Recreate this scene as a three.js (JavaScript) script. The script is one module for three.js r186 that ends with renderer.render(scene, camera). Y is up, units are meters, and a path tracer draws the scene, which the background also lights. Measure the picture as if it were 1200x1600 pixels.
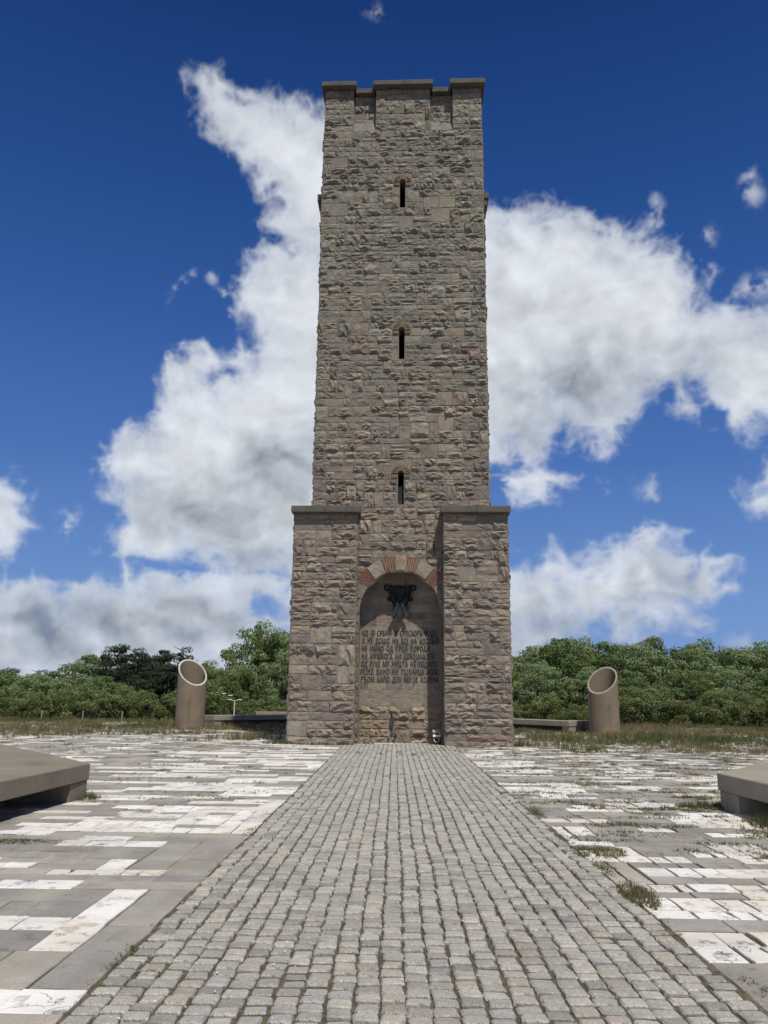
import * as THREE from 'three';
import { mergeGeometries } from 'three/addons/utils/BufferGeometryUtils.js';
import { RoundedBoxGeometry } from 'three/addons/geometries/RoundedBoxGeometry.js';
import { FontLoader } from 'three/addons/loaders/FontLoader.js';
import { TextGeometry } from 'three/addons/geometries/TextGeometry.js';

// ---------------------------------------------------------------- camera, renderer, sun
const scene = new THREE.Scene();
const D2R = Math.PI / 180;
const camera = new THREE.PerspectiveCamera(65.24, 0.75, 0.1, 3000);
camera.position.set(-0.1, 1.65, 28.2);
camera.rotation.set(12.9 * D2R, 0.87 * D2R, 0.6 * D2R, 'YXZ');
const renderer = new THREE.WebGLRenderer({ antialias: true });
renderer.setSize(768, 1024);
renderer.toneMapping = THREE.LinearToneMapping;
renderer.toneMappingExposure = 0.86;
renderer.shadowMap.enabled = true;
const sun = new THREE.DirectionalLight(new THREE.Color().setRGB(1, 0.95, 0.87), 5);
const SUN = new THREE.Vector3(0.42, 2.0, 1.0).normalize();
sun.position.copy(SUN).multiplyScalar(120);
sun.castShadow = true;
sun.shadow.radius = 1;
sun.shadow.mapSize.set(4096, 4096);
Object.assign(sun.shadow.camera, { left: -45, right: 45, top: 45, bottom: -45, near: 1, far: 260 });
scene.add(sun, sun.target);

// ---------------------------------------------------------------- random numbers and noise
function rng(seed) {
  let a = seed >>> 0;
  const r = () => { a = (a + 0x6d2b79f5) | 0; let t = Math.imul(a ^ (a >>> 15), 1 | a); t = (t + Math.imul(t ^ (t >>> 7), 61 | t)) ^ t; return ((t ^ (t >>> 14)) >>> 0) / 4294967296; };
  r.in = (lo, hi) => lo + (hi - lo) * r();
  r.pick = (l) => l[Math.floor(r() * l.length)];
  return r;
}
const TABLE = new Float32Array(65536);
{ const r = rng(7); for (let i = 0; i < 65536; i++) TABLE[i] = r() * 2 - 1; }
const h3 = (x, y, z) => TABLE[(Math.imul(x, 73856093) ^ Math.imul(y, 19349663) ^ Math.imul(z, 83492791)) & 65535];
function n3(x, y, z) {
  const ix = Math.floor(x), iy = Math.floor(y), iz = Math.floor(z);
  let u = x - ix, v = y - iy, w = z - iz;
  u = u * u * (3 - 2 * u); v = v * v * (3 - 2 * v); w = w * w * (3 - 2 * w);
  const a = h3(ix, iy, iz), b = h3(ix + 1, iy, iz), c = h3(ix, iy + 1, iz), d = h3(ix + 1, iy + 1, iz);
  const e = h3(ix, iy, iz + 1), f = h3(ix + 1, iy, iz + 1), g = h3(ix, iy + 1, iz + 1), h = h3(ix + 1, iy + 1, iz + 1);
  const p = a + (b - a) * u, q = c + (d - c) * u, s = e + (f - e) * u, t = g + (h - g) * u;
  const m = p + (q - p) * v, n = s + (t - s) * v;
  return m + (n - m) * w;
}
function fbm(x, y, z, oct, gain = 0.5) {
  let s = 0, a = 1, t = 0;
  for (let i = 0; i < oct; i++) { s += a * n3(x, y, z); t += a; a *= gain; x = x * 2.03 + 11.3; y = y * 2.03 + 5.7; z = z * 2.03 + 3.1; }
  return s / t;
}
function billow(x, y, z, oct, gain) {
  let s = 0, a = 1, t = 0;
  for (let i = 0; i < oct; i++) { s += a * (1 - 2.6 * Math.abs(n3(x, y, z))); t += a; a *= gain; x = x * 2.07 + 7.1; y = y * 2.07 + 3.3; z = z * 2.07 + 9.7; }
  return s / t;
}
const sstep = (a, b, x) => { const t = Math.min(1, Math.max(0, (x - a) / (b - a))); return t * t * (3 - 2 * t); };
const mix = (a, b, t) => a + (b - a) * t;

// ---------------------------------------------------------------- sky: clear air and the cumulus seen that day (azimuth, elevation in degrees, azimuth 0 towards the tower)
const CLOUDS = [
  [-16.7,39.8,-14.9,40.1,-13.2,39.6,-12.1,40.1,-10.2,39.6,-8.1,39.5,-6.5,39.1,-3.3,38.5,-3.1,29.8,-7.1,30.4,-8.7,31.8,-9.8,33.1,-10.4,34.3,-11.7,35.3,-13.1,36.7,-14.7,38.0,-15.8,38.8],
  [-11.3,29.1,-9.7,30.5,-6.2,31.1,0.9,31.5,1.0,8.3,-6.8,8.0,-14.4,8.4,-18.8,9.3,-19.6,10.7,-19.5,12.5,-20.7,14.1,-21.0,15.6,-20.1,16.8,-19.2,17.3,-17.9,17.0,-17.8,18.8,-17.3,20.6,-17.1,21.9,-16.1,22.9,-14.1,23.6,-12.2,24.1,-10.7,23.6,-9.8,24.7,-10.9,26.0,-11.7,27.2],
  [-28.7,6.5,-25.5,7.1,-24.3,6.8,-22.8,6.0,-22.3,6.5,-20.7,6.9,-18.8,7.1,-17.4,8.2,-14.4,8.6,-10.0,8.6,-7.7,8.4,1.0,8.3,1.1,-4.8,-36,-4.6,-36,7],
  [-33,13.1,-26.5,13.2,-25.5,11.9,-25.6,10.2,-26.4,8.9,-33,8.5],
  [-1.1,33.5,7.1,33.5,9.1,33.2,10.6,33.3,12.5,32.7,14.4,32.3,15.6,31.4,17.0,31.2,18.1,30.4,19.0,30.5,19.8,29.2,21.1,28.2,21.8,26.1,22.1,24.8,23.8,25.3,25.4,24.6,32,24.8,32,18.0,25.5,17.7,24.7,17.4,23.6,17.9,22.9,19.3,21.5,20.5,20.8,19.3,20.0,20.4,18.2,20.2,17.3,18.6,16.1,17.4,15.0,17.0,14.1,18.4,13.0,18.0,12.3,18.9,11.4,17.7,10.4,16.4,8.6,17.4,7.2,16.7,-0.9,16.1],
  [8.3,14.7,9.9,15.7,10.9,16.4,11.5,15.7,12.6,14.5,10.8,13.7,8.9,13.9],
  [24.5,13.2,26.0,14.7,31,14.3,31,11.7,24.7,12.6],
  [7.4,7.4,8.3,8.5,11.1,9.2,11.9,9.6,13.7,9.1,15.5,9.9,17.6,10.3,19.1,10.3,20.0,8.8,21.2,9.0,22.4,8.3,22.1,7.1,20.2,6.5,20.4,5.4,18.9,4.8,16.8,4.0,15.1,3.8,14.8,5.1,11.8,5.6,9.6,4.5,3.8,3.8,3.8,7.0],
  [3.8,4.5,10.9,5.4,13.1,5.4,12.6,4.5,10.9,3.9,9.9,2.5,3.7,2.1],
];
const WISPS = [
  [-17.2,26.6,-16.7,27.9,-16.1,28.6,-15.8,27.8,-16.2,26.9], [-14.8,28.9,-14.5,29.4,-13.7,28.2,-14.6,27.7], [-13.9,27.6,-12.0,28.4,-11.1,25.9,-12.5,25.6],
  [-23.4,11.7,-22.6,12.2,-21.7,11.2,-22.2,10.5,-23.2,10.4], [-20.9,9.8,-20.2,10.9,-20.2,9.8,-20.7,9.3],
  [18.9,32.1,19.7,33.1,20.2,31.7,19.9,30.6,19.0,30.5], [21.8,28.9,22.9,29.3,23.6,27.8,22.6,26.5,21.8,26.9,23.0,27.7], [25.9,33.1,26.8,33.4,27.2,32.0,26.5,31.2,25.8,32.0],
  [23.1,30.6,23.9,30.6,23.7,29.7,23.2,29.7], [23.9,25.7,25.6,26.8,28.1,27.1,28.1,25.7,25.1,25.7], [6.7,16.3,8.1,16.7,8.5,15.8,7.1,15.4],
  [12.4,3.8,13.9,4.3,14.3,3.4,12.1,3.2], [21.6,3.3,22.8,3.9,24.2,3.3,22.7,2.5], [15.1,14.8,16.2,14.9,15.7,14.1], [17.0,13.8,17.9,14.6,18.0,12.9,17.3,12.9], [-3.0,44.8,-1.9,45.2,-1.0,44.9,-2.1,44.5],
];
const GAPS = [[-14.5,21.6,-13.3,22.5,-12.1,22.4,-12.9,21.4,-13.7,20.8], [-9.7,6.6,-8.1,7.1,-7.6,6.0,-8.5,4.8,-9.5,5.5]];
const GREYS = [[-8.9,15.4,4.2,2.3,1],[-13.4,12.5,5,2.1,.9],[-10,9.9,4.5,1.4,.8],[-22.4,3.9,6,2.3,1],[-14.2,4.4,6,2.4,.9],[12.4,21.2,5.5,2.8,.9],[11,19.4,3.2,1.8,.7],[18.7,7,2.9,1.7,.9],[10.5,7,3,1.2,.5],[21.8,21.6,2.8,1.7,.6],[1,17.5,3.3,4.1,.6]];
function inset(p, x, y) {           // distance inside (+) or outside (-) of an outline, degrees
  let best = 1e9, inside = false;
  for (let i = 0, n = p.length, j = n - 2; i < n; j = i, i += 2) {
    const ax = p[j], ay = p[j + 1], bx = p[i], by = p[i + 1], ex = bx - ax, ey = by - ay, wx = x - ax, wy = y - ay;
    const t = Math.min(1, Math.max(0, (wx * ex + wy * ey) / (ex * ex + ey * ey))), dx = wx - ex * t, dy = wy - ey * t;
    best = Math.min(best, dx * dx + dy * dy);
    if ((ay > y) !== (by > y) && x < (ex * (y - ay)) / ey + ax) inside = !inside;
  }
  return (inside ? 1 : -1) * Math.sqrt(best);
}
function makeSky() {
  const W = 4096, H = 2048, data = new Float32Array(W * H * 4);
  const boxes = (l) => l.map((p) => { let a = 1e9, b = -1e9, c = 1e9, d = -1e9; for (let i = 0; i < p.length; i += 2) { a = Math.min(a, p[i]); b = Math.max(b, p[i]); c = Math.min(c, p[i + 1]); d = Math.max(d, p[i + 1]); } return [a - 3, b + 3, c - 3, d + 3, p]; });
  const cb = boxes(CLOUDS), wb = boxes(WISPS), gb = boxes(GAPS);
  const AIR = [[-90, .26, .30, .34], [-2, .26, .40, .72], [2, .23, .385, .74], [6, .185, .34, .70], [11, .13, .272, .625], [16, .082, .198, .535], [26, .038, .121, .395], [34, .0215, .083, .30], [45, .0105, .047, .20], [90, .009, .038, .17]];
  for (let row = 0; row < H; row++) {
    const up = ((row + 0.5) / H - 0.5) * Math.PI, el = up / D2R, cu = Math.cos(up), sy = Math.sin(up);
    let k = 0; while (k < AIR.length - 2 && AIR[k + 1][0] < el) k++;
    const t = Math.min(1, Math.max(0, (el - AIR[k][0]) / (AIR[k + 1][0] - AIR[k][0])));
    const air = [1, 2, 3].map((c) => mix(AIR[k][c], AIR[k + 1][c], t));
    for (let col = 0; col < W; col++) {
      const o = (row * W + col) * 4;
      data[o + 3] = 1;
      if (el < -3) { data[o] = air[0]; data[o + 1] = air[1]; data[o + 2] = air[2]; continue; }
      const az0 = ((col + 0.5) / W) * 360 - 90, az = az0 > 180 ? az0 - 360 : az0;
      const dx = Math.sin(az * D2R) * cu, dz = -Math.cos(az * D2R) * cu;
      const px = dx * 57.3, py = sy * 57.3, pz = dz * 57.3;      // about one unit per degree
      const view = sstep(36, 29, Math.abs(az + 1)) * sstep(55, 47, el);
      const wx = fbm(px * .35, py * .35, pz * .35, 3), wy = fbm(px * .35 + 40, py * .35, pz * .35, 3);
      let s = -9, wisp = 0;
      if (view > 0) {
        const qx = az + wx * 1.1, qy = el + wy * .9;
        for (const b of cb) if (qx > b[0] && qx < b[1] && qy > b[2] && qy < b[3]) s = Math.max(s, inset(b[4], qx, qy));
        for (const b of gb) if (qx > b[0] && qx < b[1] && qy > b[2] && qy < b[3]) s = Math.min(s, -inset(b[4], qx, qy));
        for (const b of wb) if (qx > b[0] && qx < b[1] && qy > b[2] && qy < b[3]) wisp = Math.max(wisp, sstep(-.7, .8, inset(b[4], qx, qy)));
      }
      if (view < 1) {
        const big = fbm(px * .05 + 3, py * .075, pz * .05, 4) * 16 - 2.2 + 4 * sstep(9, 3, el);
        s = mix(big, s, view);
      }
      let alpha = 0, lum = 1;
      const near = s > -3.2 || wisp > 0, nb = near ? billow(px * .42 + wx * .5, py * .5 + wy * .5, pz * .42, 7, .6) : 0;
      const body = s * .75 + nb * 1.0 - .1 + .35 * fbm(px * 1.6, py * 1.6, pz * 1.6, 5, .6);
      if (s > -3.2) alpha = sstep(-.75, .7, body) * (.8 + .2 * sstep(.4, 2.2, body));
      if (wisp > 0) alpha = Math.max(alpha, wisp * sstep(-.15, .8, fbm(px * 1.1, py * 1.1, pz * 1.1, 6, .62) * 1.9 + wisp * .3) * .62);
      if (alpha > 0) {
        const qx = px * .36 + wx * .35, qy = py * .44 + wy * .35, qz = pz * .36, here = fbm(qx, qy, qz, 6, .52), to = fbm(qx + .22, qy + .36, qz, 6, .52);
        const slope = here - to;                                  // how fast the cloud thins towards the sun
        let grey = 0;
        for (const g of GREYS) { const a = (az + wx * 1.8 - g[0]) / g[2], b = (el + wy * 1.5 - g[1]) / g[3]; grey = Math.max(grey, g[4] * Math.exp(-(a * a + b * b) * .7) * view); }
        grey = Math.max(grey, (1 - view) * sstep(1, 6, s) * .6, .16 * sstep(.5, 4, s), .62 * sstep(9, 3.5, el));
        lum = 1.0 - .44 * grey + slope * (.27 + .26 * grey) * sstep(-.2, 1.2, s + .6) + .03 * nb;
        lum = Math.min(1.1, Math.max(.36, lum));
        const cool = Math.min(1, grey * 1.1);
        const c = [.84 * lum - .055 * cool, .885 * lum - .03 * cool, .94 * lum + .01 * cool];
        for (let i = 0; i < 3; i++) data[o + i] = mix(air[i], mix(c[i], air[i], .1 * sstep(8, 0, el)), alpha);
      } else { data[o] = air[0]; data[o + 1] = air[1]; data[o + 2] = air[2]; }
    }
  }
  const t = new THREE.DataTexture(data, W, H, THREE.RGBAFormat, THREE.FloatType);
  t.mapping = THREE.EquirectangularReflectionMapping;
  t.magFilter = t.minFilter = THREE.LinearFilter;
  t.needsUpdate = true;
  return t;
}
scene.background = scene.environment = makeSky();

// ---------------------------------------------------------------- textures (tone and grain only) and materials
function pn(x, y, per, seed) {      // value noise that repeats every per cells
  const ix = Math.floor(x), iy = Math.floor(y); let u = x - ix, v = y - iy;
  u = u * u * (3 - 2 * u); v = v * v * (3 - 2 * v);
  const m = (a) => ((a % per) + per) % per, x0 = m(ix), x1 = m(ix + 1), y0 = m(iy), y1 = m(iy + 1);
  const a = h3(x0, y0, seed), b = h3(x1, y0, seed), c = h3(x0, y1, seed), d = h3(x1, y1, seed);
  return mix(mix(a, b, u), mix(c, d, u), v);
}
function pf(u, v, base, oct, seed, gain = .5) { let s = 0, a = 1, t = 0, f = base; for (let i = 0; i < oct; i++) { s += a * pn(u * f, v * f, f, seed + i); t += a; a *= gain; f *= 2; } return s / t; }
function tex(n, fn, colour = true, rep = 1) {
  const d = new Uint8Array(n * n * 4);
  for (let y = 0; y < n; y++) for (let x = 0; x < n; x++) {
    const c = fn(x / n, y / n), o = (y * n + x) * 4;
    for (let i = 0; i < 3; i++) d[o + i] = Math.max(0, Math.min(255, Math.round(255 * (Array.isArray(c) ? c[i] : c))));
    d[o + 3] = 255;
  }
  const t = new THREE.DataTexture(d, n, n, THREE.RGBAFormat);
  t.wrapS = t.wrapT = THREE.RepeatWrapping; t.magFilter = THREE.LinearFilter; t.minFilter = THREE.LinearMipmapLinearFilter; t.generateMipmaps = true;
  if (colour) t.colorSpace = THREE.SRGBColorSpace;
  t.repeat.set(rep, rep); t.needsUpdate = true;
  return t;
}
const stoneMap = tex(512, (u, v) => { const a = pf(u, v, 4, 6, 1, .62), b = pf(u, v, 3, 3, 21), c = pf(u, v, 64, 2, 41); const l = .84 + .16 * a + .07 * c; return [l + .045 * b, l + .01 * b, l - .04 * b]; });
const stoneBump = tex(512, (u, v) => .5 + .42 * pf(u, v, 6, 6, 3, .66), false);
const graniteMap = tex(512, (u, v) => { const a = pf(u, v, 6, 3, 51), c = pf(u, v, 96, 2, 61, .8), q = pf(u, v, 48, 2, 63, .8); let l = .80 + .08 * a + .26 * c; if (q > .42) l += .14; if (q < -.45) l -= .16; return [l, l, l * .985]; });
const graniteBump = tex(512, (u, v) => .5 + .35 * pf(u, v, 16, 5, 71, .7), false);
const slabMap = tex(1024, (u, v) => { const a = pf(u, v, 3, 6, 81, .6), st = pf(u, v, 5, 5, 91, .6), c = pf(u, v, 128, 2, 95); let l = .85 + .17 * a + .05 * c - .1 * sstep(.3, .6, pf(u, v, 11, 5, 97, .6)); const w = sstep(.2, .5, st); const pale = sstep(.52, .68, pf(u, v, 9, 4, 99)); return [l + .03 * w + .08 * pale, l - .02 * w + .08 * pale, l - .06 * w + .07 * pale]; });
const ridge = (u, v, f, s) => { const q = Math.abs(pf(u, v, f, 6, s, .62)); return sstep(.014, .0, q); };
const marbleMap = tex(1024, (u, v) => {
  const a = pf(u, v, 4, 6, 111, .6), warm = sstep(.1, .6, pf(u, v, 3, 4, 121)), cr = Math.max(ridge(u, v, 3, 131) * sstep(-.5, .0, pf(u, v, 4, 2, 141)), .7 * ridge(u, v, 4, 151) * sstep(-.3, .2, pf(u, v, 3, 2, 161))), dirt = sstep(.3, .62, pf(u, v, 7, 5, 171, .65));
  const l = .92 + .12 * a - .34 * cr - .34 * dirt - .16 * sstep(.15, .5, pf(u, v, 18, 4, 175, .7)); return [l, l - .01 - .02 * warm, l - .02 - .06 * warm];
});
const slabBump = tex(1024, (u, v) => .6 + .25 * pf(u, v, 12, 6, 181, .6) - .5 * ridge(u, v, 3, 131) * sstep(-.5, .0, pf(u, v, 4, 2, 141)), false);
const concreteMap = tex(1024, (u, v) => { const a = pf(u, v, 4, 6, 201, .55), st = sstep(.1, .7, pf(u * 1, v, 6, 4, 211)), c = pf(u, v, 128, 2, 221), pit = pf(u, v, 90, 1, 225) > .8 ? .12 : 0; const l = .85 + .1 * a + .045 * c - .08 * st - pit; return [l, l - .012 * st, l - .03 * st]; });
const streakMap = tex(1024, (u, v) => { const a = pf(u, v, 4, 5, 231, .55), s = sstep(.1, 1.0, pn(u * 40, v * 3, 40, 241) * .5 + pn(u * 16, v * 2, 16, 243) * .4 + .3 * pf(u, v, 12, 4, 247)) * sstep(-.3, .5, pf(u, v, 4, 3, 249)), c = pf(u, v, 128, 2, 246); const l = .87 + .08 * a + .05 * c - .17 * s; return [l, l - .005, l - .02]; });
const earthMap = tex(1024, (u, v) => { const a = pf(u, v, 8, 7, 251, .62), g = sstep(-.2, .4, pf(u, v, 5, 5, 261)); const l = .72 + .3 * a; return [l * mix(1, .86, g), l * mix(.9, .95, g), l * mix(.74, .58, g)]; });
const gritMap = tex(512, (u, v) => { const a = pf(u, v, 16, 5, 271, .75), w = pf(u, v, 96, 1, 281) > .83 ? .35 : 0, g = sstep(.1, .5, pf(u, v, 6, 4, 283)); const l = .66 + .34 * a + w; return [l, l * mix(.94, 1, g), l * mix(.86, .74, g)]; });
const brickMap = tex(256, (u, v) => { const a = pf(u, v, 8, 5, 291, .7); const l = .82 + .22 * a; return [l, l * .96, l * .93]; });
const barkMap = tex(256, (u, v) => .6 + .4 * pf(u, v * .3, 12, 4, 301, .6));
const copperMap = tex(256, (u, v) => { const a = pf(u, v, 6, 5, 311, .6), g = sstep(0, .5, pf(u, v, 4, 4, 321)); return [.55 + .3 * a - .1 * g, .62 + .3 * a, .6 + .3 * a]; });

function mat(r, g, b, o = {}) { const m = new THREE.MeshStandardMaterial({ roughness: .92, metalness: 0, ...o }); m.color.setRGB(r, g, b); return m; }
const STONES = [[.309,.259,.215],[.349,.296,.240],[.281,.239,.199],[.389,.330,.257],[.321,.247,.207],[.294,.267,.218],[.371,.311,.235],[.253,.216,.184],[.335,.273,.229],[.411,.360,.286]]
  .map((c) => mat(...c, { map: stoneMap, bumpMap: stoneBump, bumpScale: .05 }));
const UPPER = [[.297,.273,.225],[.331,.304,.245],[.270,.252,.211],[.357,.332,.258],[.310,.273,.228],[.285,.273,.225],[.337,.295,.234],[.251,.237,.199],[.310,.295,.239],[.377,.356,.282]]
  .map((c) => mat(...c, { map: stoneMap, bumpMap: stoneBump, bumpScale: .05 }));  // greyer than STONES: haze over the upper courses put into the stone colour
const stuffStone = mat(1, 1, 1, { map: stoneMap, bumpMap: stoneBump, bumpScale: .03, vertexColors: true });
const YELLOW = [[.397,.312,.221],[.364,.285,.210],[.420,.346,.256],[.320,.257,.192]].map((c) => mat(...c, { map: stoneMap, bumpMap: stoneBump, bumpScale: .02 }));
const soot = mat(.095, .088, .082, { map: stoneMap, bumpMap: stoneBump, bumpScale: .02 });
const mortar = mat(.30, .255, .208, { map: stoneMap, bumpMap: stoneBump, bumpScale: .012 });
const paleMortar = mat(.40, .345, .275, { map: stoneMap, bumpMap: stoneBump, bumpScale: .01 });
const coping = mat(.155, .14, .115, { map: concreteMap, bumpMap: graniteBump, bumpScale: .012 });
const brickMats = [[.30,.145,.09],[.27,.125,.08],[.33,.17,.108]].map((c) => mat(...c, { map: brickMap, bumpMap: stoneBump, bumpScale: .006 }));
const paleBricks = [[.31,.235,.17],[.33,.25,.18],[.28,.215,.16]].map((c) => mat(...c, { map: brickMap }));
const bronze = mat(.042, .044, .042, { map: copperMap, roughness: .5, metalness: .55 });
const litVerdigris = mat(.10, .104, .10, { map: copperMap, roughness: .55, metalness: .3 });  // grey-green patina, with the light on the lozenge put in as paler colour
const letterMat = mat(.035, .034, .032, { roughness: .7 });
const concrete = mat(.27, .228, .172, { map: concreteMap, bumpMap: graniteBump, bumpScale: .006 });
const concreteTube = mat(.262, .208, .150, { map: streakMap, bumpMap: graniteBump, bumpScale: .004 });
const rimPaint = mat(.62, .60, .54, { map: concreteMap });
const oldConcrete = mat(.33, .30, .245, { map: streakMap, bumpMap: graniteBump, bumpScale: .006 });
const shadedConcrete = mat(.25, .225, .185, { map: streakMap, bumpMap: graniteBump, bumpScale: .006 });  // oldConcrete darkened: shade of undercuts and bench return put into the colour
const metalWhite = mat(.75, .75, .72, { roughness: .5 });
const metalGrey = mat(.35, .35, .34, { roughness: .5, metalness: .4 });

// ---------------------------------------------------------------- object helpers
const taken = {};
function numbered(n) { const k = (taken[n] = (taken[n] ?? -1) + 1); return k ? n + '_' + String(k).padStart(3, '0') : n; }
function shadow(o) { o.traverse((m) => { if (m.isMesh) { m.castShadow = true; m.receiveShadow = true; } }); return o; }
function part(parent, name, geo, m, kind) { const o = new THREE.Mesh(geo, m); o.name = name; o.castShadow = o.receiveShadow = true; if (kind) o.userData.kind = kind; parent.add(o); return o; }
function thing(name, label, category, [x, y, z] = [0, 0, 0], turn = 0, group) {
  const o = new THREE.Group(); o.name = numbered(name); o.position.set(x, y, z); o.rotation.y = turn; o.userData = { label, category };
  if (group) o.userData.group = group;
  scene.add(o); return o;
}
function box(w, h, d, x, y, z, ry = 0) { const g = new THREE.BoxGeometry(w, h, d); if (ry) g.rotateY(ry); g.translate(x, y, z); return g; }
function span(x0, x1, y0, y1, z0, z1) { return box(x1 - x0, y1 - y0, z1 - z0, (x0 + x1) / 2, (y0 + y1) / 2, (z0 + z1) / 2); }
function round(x0, x1, y0, y1, z0, z1, r = .02) { const g = new RoundedBoxGeometry(x1 - x0, y1 - y0, z1 - z0, 1, r); g.translate((x0 + x1) / 2, (y0 + y1) / 2, (z0 + z1) / 2); return g; }
function worldUV(g, s = 1) {        // uv in metres from position, by the main direction of each face
  const p = g.attributes.position, n = g.attributes.normal, uv = new Float32Array(p.count * 2);
  for (let i = 0; i < p.count; i++) {
    const ax = Math.abs(n.getX(i)), ay = Math.abs(n.getY(i)), az = Math.abs(n.getZ(i));
    const [u, v] = ay > ax && ay > az ? [p.getX(i), p.getZ(i)] : ax > az ? [p.getZ(i), p.getY(i)] : [p.getX(i), p.getY(i)];
    uv[i * 2] = u * s; uv[i * 2 + 1] = v * s;
  }
  g.setAttribute('uv', new THREE.BufferAttribute(uv, 2)); return g;
}
function soup(list, s = 1) { const l = list.map((g) => { const q = g.index ? g.toNonIndexed() : g; for (const k of Object.keys(q.attributes)) if (!['position', 'normal', 'uv'].includes(k)) q.deleteAttribute(k); return q; }); return worldUV(mergeGeometries(l), s); }
function fromTriangles(pos, uv) { const g = new THREE.BufferGeometry(); g.setAttribute('position', new THREE.Float32BufferAttribute(pos, 3)); if (uv) g.setAttribute('uv', new THREE.Float32BufferAttribute(uv, 2)); g.computeVertexNormals(); return g; }
class Heap {                        // many small pieces joined into one geometry, each with its own tone
  constructor() { this.p = []; this.n = []; this.u = []; this.c = []; }
  add(geo, matrix, col) {
    const g = geo.clone().applyMatrix4(matrix), p = g.attributes.position.array, n = g.attributes.normal.array, u = g.attributes.uv.array;
    for (let i = 0; i < p.length; i++) { this.p.push(p[i]); this.n.push(n[i]); }
    for (let i = 0; i < u.length; i++) this.u.push(u[i]);
    for (let i = 0; i < p.length / 3; i++) this.c.push(col.r, col.g, col.b);
  }
  build() { const g = new THREE.BufferGeometry(); g.setAttribute('position', new THREE.Float32BufferAttribute(this.p, 3)); g.setAttribute('normal', new THREE.Float32BufferAttribute(this.n, 3)); g.setAttribute('uv', new THREE.Float32BufferAttribute(this.u, 2)); g.setAttribute('color', new THREE.Float32BufferAttribute(this.c, 3)); return g; }
}

// ---------------------------------------------------------------- stones of the walls
function rockGeo(seed, flat) {      // a unit stone, face towards +z, back at z = -0.6; quarry-faced with a bulge that breaks off towards its foot
  const r = rng(seed), NX = flat ? 4 : 6, NY = flat ? 3 : 5, P = [];
  const ridgeY = r.in(.25, .6), tilt = r.in(-.8, .8), side = r.in(-.6, .6), sharp = r.in(.4, 1);
  for (let j = 0; j < NY; j++) for (let i = 0; i < NX; i++) {
    const eb = i === 0 || j === 0 || i === NX - 1 || j === NY - 1;
    let u = i / (NX - 1), v = j / (NY - 1), z;
    if (eb) { z = flat ? .3 : .12 + r() * .42; if (i && i < NX - 1) u += r.in(-.05, .05); if (j && j < NY - 1) v += r.in(-.05, .05); if (i === 0) u += r() * .03; if (i === NX - 1) u -= r() * .03; if (j === 0) v += r() * .05; if (j === NY - 1) v -= r() * .05; }
    else {
      u += r.in(-.075, .075); v += r.in(-.09, .09);
      const rv = ridgeY + tilt * (u - .5), d = v - rv, up = d > 0 ? 1 - .75 * Math.min(1, d / (1 - rv)) : 1 - sharp * Math.min(1, -d / rv);
      z = flat ? .3 + r() * .12 : .3 + .5 * up + side * (u - .5) + r.in(-.5, .5);
    }
    P.push([u - .5, v - .5, z]);
  }
  const pos = [], uv = [], o = [r() * 3, r() * 3];
  const tri = (a, b, c) => { for (const q of [a, b, c]) { pos.push(...q); uv.push(q[0] * .55 + o[0] + q[2] * .12, q[1] * .32 + o[1] + q[2] * .1); } };
  const at = (i, j) => P[j * NX + i];
  for (let j = 0; j < NY - 1; j++) for (let i = 0; i < NX - 1; i++) {
    const a = at(i, j), b = at(i + 1, j), c = at(i + 1, j + 1), d = at(i, j + 1);
    if (r() < .5) { tri(a, b, c); tri(a, c, d); } else { tri(a, b, d); tri(b, c, d); }
  }
  const rim = [];
  for (let i = 0; i < NX - 1; i++) rim.push(at(i, 0)); for (let j = 0; j < NY - 1; j++) rim.push(at(NX - 1, j));
  for (let i = NX - 1; i > 0; i--) rim.push(at(i, NY - 1)); for (let j = NY - 1; j > 0; j--) rim.push(at(0, j));
  rim.forEach((a, i) => { const b = rim[(i + 1) % rim.length], a2 = [a[0], a[1], -.6], b2 = [b[0], b[1], -.6]; tri(a, a2, b2); tri(a, b2, b); });
  return fromTriangles(pos, uv);
}
const ROCKS = Array.from({ length: 28 }, (_, i) => rockGeo(100 + i, false));
const FLATS = Array.from({ length: 10 }, (_, i) => rockGeo(300 + i, true));
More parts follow.
